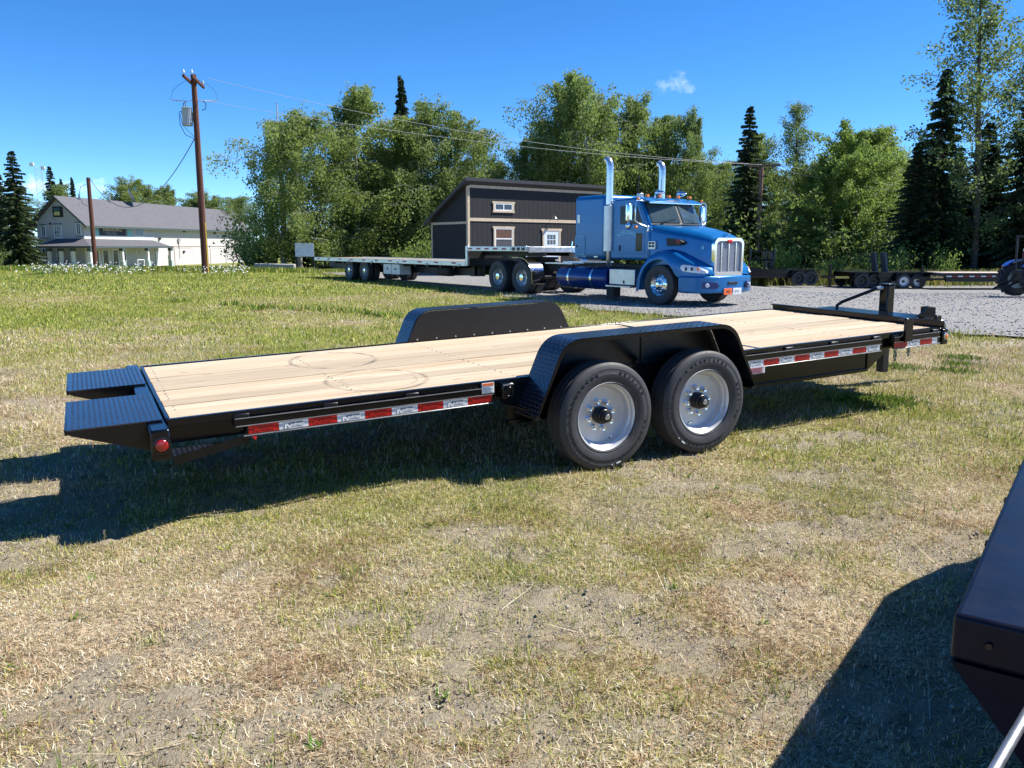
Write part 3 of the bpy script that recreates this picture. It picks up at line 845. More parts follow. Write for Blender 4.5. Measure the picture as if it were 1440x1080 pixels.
def trailer_wheel():
    R, ri, w = .3835, .234, .215
    rim = MB()
    rim.lathe([(.247, -.100), (.250, -.094), (.247, -.088), (.236, -.086), (.228, -.076), (.226, -.050), (.214, -.040), (.209, -.012), (.205, .004), (.196, .012), (.13, .016), (.085, .012), (.06, .012), (.0005, .012)], 48)
    rim.lathe([(.228, -.07), (.228, .09), (.245, .10)], 48)
    rm = rim.build("wheel", SILVER, TR, smooth=35)
    ty = MB(); ty.lathe(mirror_prof(tyre_prof(R, ri, w)), 64)
    t_ = ty.build("tyre", RUBBER, rm, smooth=28)
    lt = MB()
    ring_text(lt, "GLADIATOR", .318, -w / 2 - .0002, .030, math.radians(168), math.radians(7.6))
    ring_text(lt, "QR45-TX", .318, -w / 2 - .0002, .030, math.radians(72), math.radians(7.6))
    ring_text(lt, "GLADIATOR", .318, -w / 2 - .0002, .030, math.radians(-12), math.radians(7.6))
    ring_text(lt, "215/75R17.5", .318, -w / 2 - .0002, .024, math.radians(-118), math.radians(6.4))
    tag(lt.build("sidewall_lettering", RUBBER_LT, t_), kind="stuff")
    mk = MB(); a = math.radians(-82)
    for k_, a in enumerate((math.radians(-76), math.radians(-85))):
        vs_ = [(-.018 if k_ == 0 else -.004, -.005, 0), (.018 if k_ == 0 else .004, -.005, 0), (.018 if k_ == 0 else .004, .005, 0), (-.018 if k_ == 0 else -.004, .005, 0)]
        mk.add(vs_, [(0, 1, 2, 3)], frame((.345 * math.cos(a), -w / 2 + .0005, .345 * math.sin(a)), (math.sin(a), 0, -math.cos(a)), (math.cos(a), 0, math.sin(a))))
    mk.build("paint_mark", WHITE, t_)
    hub = MB(); hub.lathe([(.062, .012), (.062, -.03), (.050, -.036), (.050, -.062), (.046, -.066), (.040, -.066), (.040, -.088), (.030, -.094), (.0005, -.094)], 32)
    h_ = hub.build("hub", BLACK_DULL, rm, smooth=35)
    cap = MB(); cap.lathe([(.020, -.0945), (.018, -.098), (.0005, -.098)], 20); cap.build("hub_cap", STEEL, h_, smooth=40)
    for i in range(8):
        a = 2 * PI * i / 8 + .2; m = Matrix.Translation((.100 * math.cos(a), .014, .100 * math.sin(a)))
        nu = MB(); nu.lathe([(.021, 0), (.021, -.008), (.017, -.010), (.017, -.034), (.006, -.032), (.006, -.040), (.0005, -.040)], 8, m); nu.build("lug_nut", CHROME, rm, smooth=30)
    vl = MB(); a = -1.2; vl.cyl((.19 * math.cos(a), -.01, .19 * math.sin(a)), (.165 * math.cos(a), -.05, .165 * math.sin(a)), .006, n=8); vl.build("valve_stem", STEEL, rm)
    return rm
AX = (2.80, 3.672); first = None
for x in AX:
    for y, rz in ((-.200, 0), (W + .200, PI)):
        if first is None: wv_ = first = trailer_wheel()
        else: wv_ = copy_tree(first, TR)
        wv_.location = (x - (.10 if y > 0 else 0), y, .385)
        wv_.rotation_euler = (0, .9 if x > 3 else 0, rz)
    MB().cyl((x, -.1, .385), (x, W + .1, .385), .05, n=12).build("axle", BLACK_DULL, TR, smooth=40)
    for y in (.16, W - .16):
        MB().beam((x - .40, y, .41), (x + .40, y, .41), .06, .05).build("leaf_spring", BLACK_DULL, TR)

# gusset, ring bracket and decals by the fender
gp = MB(); gp.prism([(2.06, .655), (2.36, .655), (2.32, .50), (2.16, .50), (2.06, .56)], -.018, -.008, 'y'); gp.build("gusset_plate", BLACK, TR)
bk = MB(); bk.box(2.085, 2.175, -.098, -.030, .560, .668); bk.build("ring_bracket", BLACK, TR, bevel=.01)
rr = [(2.13 + .030 * math.cos(q), -.103, .610 + .030 * math.sin(q)) for q in np.linspace(0, 2 * PI, 25)]
mb = MB(); mb.tube(rr, .007, 8, False); mb.build("lashing_ring", BLACK, TR, smooth=50)
mb = MB(); mb.box(2.09, 2.17, -.101, -.0985, .655, .664); mb.build("weld_bead", STEEL, TR)
mb = MB(); mb.beam((2.10, -.06, .525), (2.30, -.22, .47), .03, .006); mb.beam((2.26, -.22, .47), (2.26, -.22, .38), .004, .004); mb.build("fender_hanger", BLACK, TR)
dl = MB(); dl.box(1.945, 2.035, -.072, -.069, .612, .684); d_ = dl.build("warning_label", WHITE, TR)
MB().box(1.950, 2.030, -.0745, -.0725, .664, .680).build("label_header", ORANGE, d_)
lt = MB()
for q in range(6): lt.box(1.953, 2.026 - .012 * (q % 3), -.0745, -.0725, .618 + q * .0072, .6205 + q * .0072)
tag(lt.build("label_print", PRINT_GREY, d_), kind='stuff')
vp = MB(); vp.box(4.33, 4.50, .129, .131, .44, .50); v_ = vp.build("serial_decal", WHITE_T, TR)
v_.location = (-.02, -.20, .05)
lt = MB()
for q in range(5): lt.box(4.345, 4.485 - .02 * (q % 2), .1265, .1285, .447 + q * .0095, .4515 + q * .0095)
lt.build("decal_print", PRINT_RED, v_)
# ------------------------------------------------------------------ semi tractor (x forward, y to its left, z up; front axle at x = 0)
BLUE = paint("blue_metallic", (.003, .135, .37), .30, metal=.3, var=.06, coat=.35, rvar=.05)
BLUE_D = paint("blue_tank", (.003, .03, .17), .28, metal=.2, var=.08, coat=.4)
STACK = paint("polished_stack", (.74, .74, .73), .20, metal=.85, var=.06, rvar=.05)
CAB_BLACK = paint("cab_black", (.012, .012, .013), .5)
MESHG = paint("grille_mesh", (.25, .25, .28), .45, metal=.6, var=.2, scale=40, bump=.5, bscale=220)
LENS = paint("clear_lens", (.75, .78, .82), .12, var=.15, scale=14, coat=.8)
LETTER_B = paint("light_blue_lettering", (.25, .58, .85), .4)
DUST = paint("dusty_black", (.03, .029, .028), .75, var=.3)

TK = thing("semi_truck", "blue conventional semi tractor with chrome stacks and sleeper parked on the gravel", "truck", (4.678, 21.856, hz(4.7, 21.9) + .035), (0, 0, -.953))

# sleeper
slp = MB().box(-3.52, -2.16, -1.04, 1.04, 1.13, 2.90).build("sleeper", BLUE, TK, bevel=.13, seg=5)
o = MB(); o.prism(rounded([(-3.44, 1.26), (-3.44, 1.78), (-3.02, 1.78), (-3.02, 1.26)], .05), -1.052, -1.042, 'y'); ld = o.build("luggage_door", BLUE, slp, bevel=.006)
o = MB(); pts_ = rounded([(-3.44, 1.26), (-3.44, 1.78), (-3.02, 1.78), (-3.02, 1.26)], .05); pts_ = [(p[0], -1.052, p[1]) for p in pts_]; o.tube(pts_ + pts_[:1], .008, 6, False); o.build("door_seal", LETTER_B, ld)
MB().box(-3.40, -3.36, -1.066, -1.053, 1.46, 1.52).build("door_latch", CAB_BLACK, ld)
MB().box(-3.36, -3.24, -1.052, -1.041, 2.14, 2.38).build("sleeper_window", ALU, slp, bevel=.004)
o = MB(); v_, f_ = text_geo("USDOT 575885", .085, 0, 'CENTER', .001); o.add(v_, f_, frame((-3.23, -1.046, 1.20), (1, 0, 0), (0, 0, 1))); o.build("printed_number", LETTER_B, slp)
MB().box(-2.62, -2.46, -1.044, -1.0405, 1.18, 1.22).build("maker_plate", ALU, slp)
MB().box(-2.17, -2.0, -.98, .98, 1.15, 2.72).build("cab_boot", CAB_BLACK, TK)

# cab shell
CABP = [(-2.02, 1.13), (-2.02, 2.62), (-1.85, 2.76), (-1.1, 2.78), (-.86, 2.70), (-.50, 2.08), (-.46, 1.13)]
cab = MB().prism(CABP, -1.0, 1.0, 'y').build("cab", BLUE, TK, bevel=.07, seg=4)
for sg in (-1, 1):
    y = sg * 1.0
    def pl(poly, d0, d1): 
        m_ = MB(); m_.prism(poly, y + sg * d0, y + sg * d1, 'y'); return m_
    dr = pl(rounded([(-1.72, 1.30), (-1.72, 2.62), (-.92, 2.62), (-.66, 2.12), (-.66, 1.30)], [.06, .08, .06, .05, .06]), .001, .012).build("door", BLUE, cab, bevel=.005)
    pl(rounded([(-1.60, 2.07), (-1.60, 2.56), (-.97, 2.56), (-.76, 2.12), (-.76, 2.07)], [.04, .05, .04, .03, .03]), .0125, .017).build("side_window", GLASS_D, dr)
    pl(rounded([(-.98, 1.36), (-.98, 1.84), (-.74, 1.84), (-.74, 1.36)], .04), .0125, .017).build("peep_window", GLASS_D, dr)
    MB().box(-1.62, -1.57, min(y + sg * .013, y + sg * .03), max(y + sg * .013, y + sg * .03), 1.36, 1.52).build("door_handle", CAB_BLACK, dr)
    if sg < 0:
        o = MB()
        for i, ch in enumerate("BOECKNER"):
            t = (i - 3.5) / 3.5; ang = -t * .42
            v_, f_ = text_geo(ch, .15, 0, 'CENTER', .002)
            o.add(v_, f_, frame((-1.33 + t * .33, y - .0145, 1.86 - .09 * t * t), (math.cos(ang), 0, math.sin(ang)), (-math.sin(ang), 0, math.cos(ang))))
        v_, f_ = text_geo("TRUCKING", .05, 0, 'CENTER', .0005); o.add(v_, f_, frame((-1.33, y - .0145, 1.72), (1, 0, 0), (0, 0, 1)))
        o.build("door_lettering", LETTER_B, dr)
    pl(rounded([(-.52, 1.42), (-.52, 1.62), (-.26, 1.62), (-.26, 1.42)], .03), -.04, .012).build("cowl_vent", ALU, cab)
    for a_ in (1.47, 1.545):
        for b_ in (-.50, -.385): pl([(b_, a_), (b_ + .09, a_), (b_ + .09, a_ + .055), (b_, a_ + .055)], .0125, .016).build("vent_slot", CAB_BLACK, cab)
    # mirror on its bracket
    mr = MB().box(-.93, -.80, min(sg * 1.30, sg * 1.48), max(sg * 1.30, sg * 1.48), 2.12, 2.60).build("mirror", CHROME, TK, bevel=.05, seg=4)
    o = MB(); o.lathe([(.0005, .05), (.08, .04), (.10, 0), (.08, -.04), (.0005, -.05)], 16, Matrix.Translation((-.86, sg * 1.40, 2.02)) @ Matrix.Rotation(PI / 2, 4, 'Z')); o.build("spot_mirror", CHROME, mr, smooth=60)
    o = MB(); o.tube([(-.72, sg * .95, 2.66), (-.70, sg * 1.30, 2.66), (-.68, sg * 1.34, 2.60), (-.68, sg * 1.34, 2.14), (-.62, sg * 1.22, 2.06), (-.52, sg * 1.02, 1.98)], .018, 8); o.tube([(-.68, sg * 1.34, 2.18), (-.86, sg * 1.38, 2.15)], .015, 6); o.build("mirror_bracket", CHROME, mr, smooth=50)
    o = MB(); o.lathe([(.0005, .03), (.04, .02), (.045, 0), (.04, -.02), (.0005, -.03)], 14, Matrix.Translation((-.66, sg * 1.32, 1.98))); o.build("mirror_lamp", AMBER, mr, smooth=60)
    o = MB(); o.lathe([(.0005, .03), (.035, .02), (.04, 0), (.035, -.02), (.0005, -.03)], 14, Matrix.Translation((-.74, sg * 1.20, 2.71))); o.build("turn_lamp", AMBER, mr, smooth=60)
    MB().box(-.55, -.49, min(sg * 1.0, sg * 1.05), max(sg * 1.0, sg * 1.05), 1.86, 2.02).build("bracket_foot", CHROME, mr, bevel=.02)

# two-piece windshield set in a shallow vee
def pane(pts, t, name, mat, par):
    a = [Vector(p) for p in pts]; nrm = (a[1] - a[0]).cross(a[-1] - a[0]).normalized() * t
    m_ = MB(); k = len(a); m_.add([tuple(p) for p in a] + [tuple(p + nrm) for p in a], [tuple(range(k))[::-1], tuple(range(k, 2 * k))] + [(i, (i + 1) % k, k + (i + 1) % k, k + i) for i in range(k)])
    return m_.build(name, mat, par)
GLASS_W = paint("windshield_glass", (.05, .075, .085), .05, var=.2, rvar=.03, spec=.45)
ws = MB(); ws.add([(-.86, -.95, 2.68), (-.50, -.95, 2.06), (-.86, .95, 2.68), (-.50, .95, 2.06), (-.62, 0, 2.70), (-.28, 0, 2.06)], [(0, 1, 5, 4), (4, 5, 3, 2), (0, 4, 2), (1, 3, 5)]); ws.build("windshield_frame", CAB_BLACK, cab)
for sg in (-1, 1):
    def wp(t, y): # t 0 bottom .. 1 top
        b0 = Vector((-.50, sg * .95, 2.06)); b1 = Vector((-.28, 0, 2.06)); t0 = Vector((-.86, sg * .95, 2.68)); t1 = Vector((-.62, 0, 2.70))
        return (b0.lerp(b1, y)).lerp(t0.lerp(t1, y), t) + Vector((.012, sg * .002, .006))
    q = [wp(.06, .05), wp(.06, .95), wp(.94, .95), wp(.94, .07)]
    pane(q if sg < 0 else q[::-1], .006, "windshield_pane", GLASS_W, cab)
    o = MB(); o.beam(wp(.08, .35) + Vector((.03, 0, .02)), wp(.22, .85) + Vector((.03, 0, .02)), .012, .012); o.build("wiper", CAB_BLACK, cab)
o = MB(); o.prism([(-.86, 2.70), (-.52, 2.62), (-.52, 2.645), (-.86, 2.745)], -.98, .98, 'y'); o.build("sun_visor", BLUE, TK, bevel=.006)
MB().box(-.54, -.515, -.98, .98, 2.600, 2.619).build("visor_trim", CHROME, TK)
for y in (-.80, -.36, 0, .36, .80):
    o = MB(); o.lathe([(.0005, -.07), (.03, -.06), (.042, 0), (.04, .05), (.0005, .055)], 14, Matrix.Translation((-.82, y, 2.80)) @ Matrix.Rotation(-PI / 2, 4, 'Z')); o.build("roof_lamp", AMBER, TK, smooth=60)
for y in (-.22, .62):
    o = MB(); o.lathe([(.0005, -.26), (.035, -.24), (.075, -.08), (.085, 0), (.07, .03), (.0005, .035)], 18, Matrix.Translation((-1.02, y, 2.90)) @ Matrix.Rotation(PI / 2, 4, 'Z')); o.cyl((-1.1, y, 2.76), (-1.1, y, 2.86), .02, n=8); o.build("roof_horn", CHROME, TK, smooth=50)
o = MB(); o.box(-1.40, -1.25, -.62, -.50, 2.775, 2.90); o.build("antenna_base", ALU, TK, bevel=.01)
o = MB(); o.tube([(-1.2, -.75, 2.76), (-1.2, -.75, 3.35)], .010, 6); o.tube([(-1.1, .0, 2.76), (-1.1, .0, 3.3)], .008, 6); o.build("antenna", CAB_BLACK, TK)

# hood
def hoodsec(x, hw, zt, zb, rnd, k=6):
    pts_ = [(-hw, zb)]
    for q in range(k + 1):
        a = PI - (PI / 2) * q / k; pts_.append((-hw + rnd + rnd * math.cos(a), zt - rnd * .8 + rnd * .8 * math.sin(a)))
    for q in range(k + 1):
        a = PI / 2 - (PI / 2) * q / k; pts_.append((hw - rnd + rnd * math.cos(a), zt - rnd * .8 + rnd * .8 * math.sin(a)))
    pts_.append((hw, zb))
    crown = lambda y: .045 * (1 - (y / hw) ** 2)
    return [(x, p[0], p[1] + (crown(p[0]) if p[1] > zb + .1 else 0)) for p in pts_]
hs_ = [(-.47, .97, 2.03, .95, .22), (-.2, .95, 2.00, .95, .24), (.15, .88, 1.95, .92, .25), (.5, .78, 1.89, .86, .24), (.85, .67, 1.81, .80, .22), (1.12, .58, 1.73, .76, .18), (1.24, .54, 1.66, .76, .14)]
o = MB(); o.loft([hoodsec(*q) for q in hs_]); hood = o.build("hood", BLUE, TK, smooth=50)
o = MB(); o.prism(rounded([(.08, 1.50), (.04, 1.70), (.48, 1.66), (.60, 1.60), (.52, 1.53)], [.02, .02, .03, .02, .03], 3), -.93, -.62, 'y'); o.build("hood_intake", CAB_BLACK, hood)
o = MB(); v_, f_ = text_geo("386", .10, 0, 'CENTER', .002); o.add(v_, f_, frame((.45, -.936, 1.60), (.95, .0, -.12), (.12, 0, .95))); o.build("side_badge", RED_T, hood)
o = MB(); o.box(1.00, 1.05, -.66, -.62, 1.42, 1.50); o.build("hood_latch", LETTER_B, hood)
o = MB(); o.prism([(1.12, 1.76), (1.30, 1.745), (1.26, 1.80), (1.14, 1.815)], -.03, .03, 'y'); o.build("hood_ornament", CHROME, hood, bevel=.01)

# grille
GRP = rounded([(-.54, .76), (-.56, 1.58), (-.47, 1.70), (.47, 1.70), (.56, 1.58), (.54, .76)], [.04, .05, .08, .08, .05, .04], 4)
GRI = rounded([(-.46, .85), (-.475, 1.56), (-.40, 1.625), (.40, 1.625), (.475, 1.56), (.46, .85)], [.02, .04, .06, .06, .04, .02], 4)
o = MB(); k = len(GRP)
o.add([(1.235, p[0], p[1]) for p in GRP] + [(1.325, p[0] * .985, p[1]) for p in GRP] + [(1.325, p[0], p[1]) for p in GRI] + [(1.285, p[0], p[1]) for p in GRI],
      [f for i in range(k) for f in ((i, (i + 1) % k, k + (i + 1) % k, k + i), (k + i, k + (i + 1) % k, 2 * k + (i + 1) % k, 2 * k + i), (2 * k + i, 2 * k + (i + 1) % k, 3 * k + (i + 1) % k, 3 * k + i))])
gs = o.build("grille_surround", CHROME, TK, smooth=40)
o = MB(); o.prism(GRI, 1.28, 1.292, 'x'); o.build("grille_mesh", MESHG, gs)
for y in (-.27, -.02 + .02, .27):
    MB().box(1.292, 1.31, y - .014, y + .014, .851, 1.58).build("grille_bar", CHROME, gs)
MB().box(1.292, 1.312, -.455, .455, .835, .865).build("grille_sill", CHROME, gs)
o = MB(); o.lathe([(.0005, -.012), (.075, -.010), (.085, 0), (.085, .006)], 24, Matrix.Translation((1.33, 0, 1.615)) @ Matrix.Diagonal((1, 1.25, .62, 1)) @ Matrix.Rotation(PI / 2, 4, 'Z')); o.build("oval_badge", RED_T, gs, smooth=60)

# fenders, headlamps and bumper
WR = .64
FEN = [(-.80, .36), (-.76, .70), (-.62, .98), (-.38, 1.22), (-.08, 1.36), (.22, 1.40), (.52, 1.33), (.84, 1.17), (1.12, 1.03), (1.30, .93), (1.33, .80), (.66, .80)]
arc = [(WR * math.cos(a), .52 + WR * math.sin(a)) for a in np.linspace(.44, PI, 12)] + [(-.66, .36)]
for sg in (-1, 1):
    o = MB(); k = len(FEN + arc)
    outer = FEN + arc
    def inset(p): # fender front tucks in towards the grille
        t = max(0, min(1, (p[0] - .35) / 1.0)); return 1.165 - .34 * t * t
    vs_ = [(p[0], sg * (inset(p) - (.05 if i < len(FEN) else 0)), p[1]) for i, p in enumerate(outer)] + [(p[0], sg * .50, p[1] + (.05 if .9 < p[1] and i < len(FEN) else 0)) for i, p in enumerate(outer)]
    mid_ = [(p[0] + (0 if i >= len(FEN) else (p[0] * -.03)), sg * inset(p), p[1] - (.06 if i < len(FEN) else -.02)) for i, p in enumerate(outer)]
    o.add(vs_ + mid_, [tuple(range(k, 2 * k))] + [f for i in range(k) for f in ((i, (i + 1) % k, k + (i + 1) % k, k + i), (2 * k + i, 2 * k + (i + 1) % k, (i + 1) % k, i))] + [tuple(range(2 * k, 3 * k))])
    fn = o.build("front_fender", BLUE, TK, smooth=55)
    hl = MB(); sec = []
    for x, zl, zh in ((.74, .95, 1.02), (.80, .885, 1.045), (.95, .86, 1.03), (1.15, .84, .99), (1.30, .83, .92), (1.335, .84, .87)):
        t = max(0, min(1, (x - .35) / 1.0)); yo = 1.165 - .34 * t * t
        sec.append([(x, sg * (yo - .05), zl), (x, sg * (yo + .012), zl), (x, sg * (yo + .014), (zl + zh) / 2), (x, sg * (yo + .004 - .02), zh), (x, sg * (yo - .08), zh)])
    hl.loft(sec); h_ = hl.build("headlamp", LENS, fn, smooth=50)
    for x in (.88, 1.02, 1.16):
        t = (x - .35); yo = 1.165 - .34 * t * t
        o = MB(); o.lathe([(.045, 0), (.038, .006), (.0005, .008)], 14, Matrix.Translation((x, sg * (yo + .012), .935)) @ Matrix.Scale(sg, 4, (0, 1, 0))); o.build("lamp_bulb", GLASS_D if x < 1.1 else AMBER, h_)
BP = [(.66, -1.12), (1.02, -1.10), (1.24, -.98), (1.38, -.72), (1.45, -.36), (1.47, 0), (1.45, .36), (1.38, .72), (1.24, .98), (1.02, 1.10), (.66, 1.12), (.66, .9), (1.1, .8), (1.1, -.8), (.66, -.9)]
o = MB(); o.prism(BP, .34, .77, 'z'); bp = o.build("bumper", BLUE, TK, bevel=.05, seg=4)
def bx_on(x, y0, y1, z0, z1, name, mat, par, d=.012, rot=0):
    m_ = MB(); m_.box(-d, d, -(y1 - y0) / 2, (y1 - y0) / 2, z0, z1, Matrix.Translation((x, (y0 + y1) / 2, 0)) @ Matrix.Rotation(rot, 4, 'Z')); return m_.build(name, mat, par, bevel=.004)
for sg in (-1, 1):
    a0, a1 = sorted((sg * .52, sg * .92)); f_ = bx_on(1.352, a0, a1, .46, .62, "lamp_recess", BLUE_D, bp, .035, sg * .50)
    o = MB(); o.lathe([(.055, 0), (.05, .012), (.0005, .018)], 18, Matrix.Translation((1.355, sg * .80, .54)) @ Matrix.Rotation(-PI / 2 + sg * .5, 4, 'Z')); o.build("fog_lamp", LENS, bp, smooth=50)
    o = MB(); o.lathe([(.045, 0), (.045, .02), (.0005, .02)], 14, Matrix.Translation((1.415, sg * .52, .52)) @ Matrix.Rotation(-PI / 2 + sg * .3, 4, 'Z')); o.build("tow_hole", CAB_BLACK, bp)
bx_on(1.47, -.17, .17, .55, .62, "bumper_slot", CAB_BLACK, bp, .012)
pa = bx_on(1.482, -.34, -.02, .30, .46, "licence_plate", ORANGE, bp, .004, .05); pb = bx_on(1.482, .02, .32, .30, .46, "licence_plate", WHITE, bp, .004, -.05)
for par, y, s_ in ((pa, -.18, "8452"), (pb, .17, "57 K2")):
    o = MB(); v_, f_ = text_geo(s_, .085, 0, 'CENTER', .001); o.add(v_, f_, frame((1.490, y, .375), (0, 1, 0), (0, 0, 1))); o.build("plate_print", CAB_BLACK, par)
MB().box(.7, 1.3, -.5, .5, .40, .75).build("radiator_pan", CAB_BLACK, TK)

# exhaust stacks
for sg in (-1, 1):
    y = sg * 1.0
    o = MB(); o.cyl((-2.06, y, 1.36), (-2.06, y, 2.58), .150, n=24); o.tube([(-2.06, y, 2.58), (-2.06, y, 2.63)], [.13, .07], 20)
    ex = o.build("muffler", ALU, TK, smooth=35)
    o = MB(); o.tube([(-2.06, y, 2.62), (-2.06, y, 3.4), (-2.06, y, 3.62), (-2.075, y, 3.72), (-2.12, y, 3.79), (-2.20, y, 3.825)], .098, 20, True); o.build("exhaust_stack", STACK, ex, smooth=40)
    o = MB(); o.tube([(-2.06, y, 1.38), (-2.06, y, 1.15), (-2.10, y * .95, 1.02), (-2.14, y * .85, .92), (-2.14, y * .6, .88)], .06, 12); o.build("exhaust_elbow", STEEL, ex, smooth=40)
    o = MB(); o.cyl((-2.06, y, 2.66), (-2.06, y, 2.70), .096, n=20); o.build("stack_clamp", STEEL, ex)
    # fuel tank
    o = MB(); o.lathe([(.0005, -1.08), (.26, -1.08), (.305, -1.06), (.315, -1.02), (.315, 1.02), (.305, 1.06), (.26, 1.08), (.0005, 1.08)], 32, Matrix.Translation((-3.10, sg * .86, .60)) @ Matrix.Rotation(PI / 2, 4, 'Z')); tk = o.build("fuel_tank", BLUE_D, TK, smooth=40)
    for x in (-3.62, -2.62):
        o = MB(); o.lathe([(.319, -.04), (.325, -.04), (.325, .04), (.319, .04)], 32, Matrix.Translation((x, sg * .86, .60)) @ Matrix.Rotation(PI / 2, 4, 'Z')); o.build("tank_strap", CHROME, tk, smooth=40)
    # battery and step box
    a0, a1 = sorted((sg * .66, sg * 1.08)); sb = MB().box(-1.92, -.92, a0, a1, .46, .88).build("step_box", ALU, TK, bevel=.015)
    a0, a1 = sorted((sg * .70, sg * 1.17)); MB().box(-1.98, -1.0, a0, a1, .395, .44).build("step_plate", ALU, sb, bevel=.006)
    a0, a1 = sorted((sg * 1.081, sg * 1.09)); MB().box(-1.36, -1.31, a0, a1, .50, .58).build("box_latch", CAB_BLACK, sb)
    a0, a1 = sorted((sg * .78, sg * 1.06)); MB().box(-2.05, -1.78, a0, a1, .10, .40).build("mud_flap", DUST, TK)
    MB().box(-7.75, 1.05, min(sg * .40, sg * .48), max(sg * .40, sg * .48), .72, .99).build("chassis_rail", CAB_BLACK, TK)
MB().box(-4.55, -3.60, -.60, .60, 1.0, 1.04).build("catwalk", ALU, TK)
MB().box(-4.9, -3.62, -1.02, -.55, .97, 1.0).build("frame_step", ALU, TK)
o = MB(); o.prism(rounded([(-7.0, -.5), (-7.0, .5), (-6.2, .55), (-6.0, .2), (-6.0, -.2), (-6.2, -.55)], .08), 1.06, 1.14, 'z'); o.build("fifth_wheel", DUST, TK)
MB().box(-6.9, -6.2, -.4, .4, .99, 1.06).build("fifth_wheel_base", DUST, TK)
# hoses behind the cab
for i, (y, m_) in enumerate(((-.2, LETTER_B), (0, RED_T), (.2, CAB_BLACK))):
    o = MB(); o.tube([(-3.56, y, 1.75), (-3.8, y - .1, 1.45), (-4.1, y - .3, 1.28), (-4.4, y - .2, 1.45), (-4.6, y, 1.62)], .02, 8); o.build("air_hose", m_, TK, smooth=60)

def truck_wheel(par, dual, bright=True):
    R, ri, w = .515, .285, .27
    rim = MB()
    if not dual:
        rim.lathe([(.305, -.125), (.312, -.118), (.300, -.108), (.282, -.10), (.272, -.06), (.25, -.045), (.20, -.06), (.15, -.085), (.12, -.088)], 40)
        rim.lathe([(.28, -.1), (.28, .1)], 32)
    else:
        rim.lathe([(.305, -.125), (.312, -.118), (.300, -.108), (.282, -.095), (.275, .02), (.25, .05), (.19, .06), (.14, .05), (.12, .05)], 40)
    rm = rim.build("wheel", ALU if dual else CHROME, par, smooth=35)
    ty = MB(); ty.lathe(mirror_prof(tyre_prof(R, ri, w)), 48); ty.build("tyre", RUBBER, rm, smooth=28)
    y0 = -.088 if not dual else .05
    hb = MB()
    if not dual: hb.lathe([(.125, y0), (.12, y0 - .03), (.08, y0 - .05), (.06, y0 - .075), (.0005, y0 - .08)], 24)
    else: hb.lathe([(.13, y0), (.125, y0 - .10), (.10, y0 - .17), (.0005, y0 - .18)], 24)
    hb.build("hub", CHROME, rm, smooth=40)
    nt_ = MB()
    for i in range(10):
        a = 2 * PI * i / 10; nt_.lathe([(.018, 0), (.016, -.03), (.0005, -.034)], 8, Matrix.Translation((.167 * math.cos(a), y0 + (.012 if not dual else 0.004), .167 * math.sin(a))))
    nt_.build("lug_nuts", CHROME, rm, smooth=30)
    if not dual:
        hl_ = MB()
        for i in range(10):
            a = 2 * PI * (i + .5) / 10; hl_.lathe([(.026, -.002), (.0005, -.003)], 10, Matrix.Translation((.222 * math.cos(a), -.0555, .222 * math.sin(a))))
        hl_.build("hand_holes", CAB_BLACK, rm)
    return rm
fw = truck_wheel(TK, False); fw.location = (0, -1.0, .515)
fw2 = copy_tree(fw, TK); fw2.location = (0, 1.0, .515); fw2.rotation_euler = (0, 0, PI)
dw = truck_wheel(TK, True)
dw.location = (-5.89, -1.08, .515)
def inner_tyre(par, x, y, z=.515, R=.515, ri=.285, w=.27):
    ty = MB(); ty.lathe(mirror_prof(tyre_prof(R, ri, w)), 40); ty.lathe([(ri + .005, -.09), (.0005, -.09)], 24); o = ty.build("inner_tyre", RUBBER, par, smooth=28); o.location = (x, y, z); return o
it = inner_tyre(TK, -5.89, -.76)
for x in (-5.89, -7.21):
    for sg in (-1, 1):
        if not (x == -5.89 and sg < 0):
            c_ = copy_tree(dw, TK); c_.location = (x, sg * 1.08, .515); c_.rotation_euler = (0, 0, 0 if sg < 0 else PI)
            c_ = copy_tree(it, TK); c_.location = (x, sg * .76, .515)
    MB().cyl((x, -.9, .515), (x, .9, .515), .10, n=14).build("drive_axle", CAB_BLACK, TK, smooth=40)
MB().cyl((0, -.9, .5), (0, .9, .5), .06, n=12).build("steer_axle", CAB_BLACK, TK, smooth=40)
# polished quarter fenders ahead of the drive wheels
for sg in (-1, 1):
    prof = [(-6.35, 1.135)] + [(-5.89 + .62 * math.cos(a), .515 + .62 * math.sin(a)) for a in np.linspace(PI / 2, .30, 9)] + [(-5.25, .34)]
    prof2 = [(p[0], p[1] - .012) if i == 0 else (p[0] - .012, p[1] - .006) for i, p in enumerate(prof)]
    o = MB(); o.prism(prof + prof2[::-1], sg * .74, sg * 1.24, 'y'); o.build("quarter_fender", CHROME, TK, smooth=30)

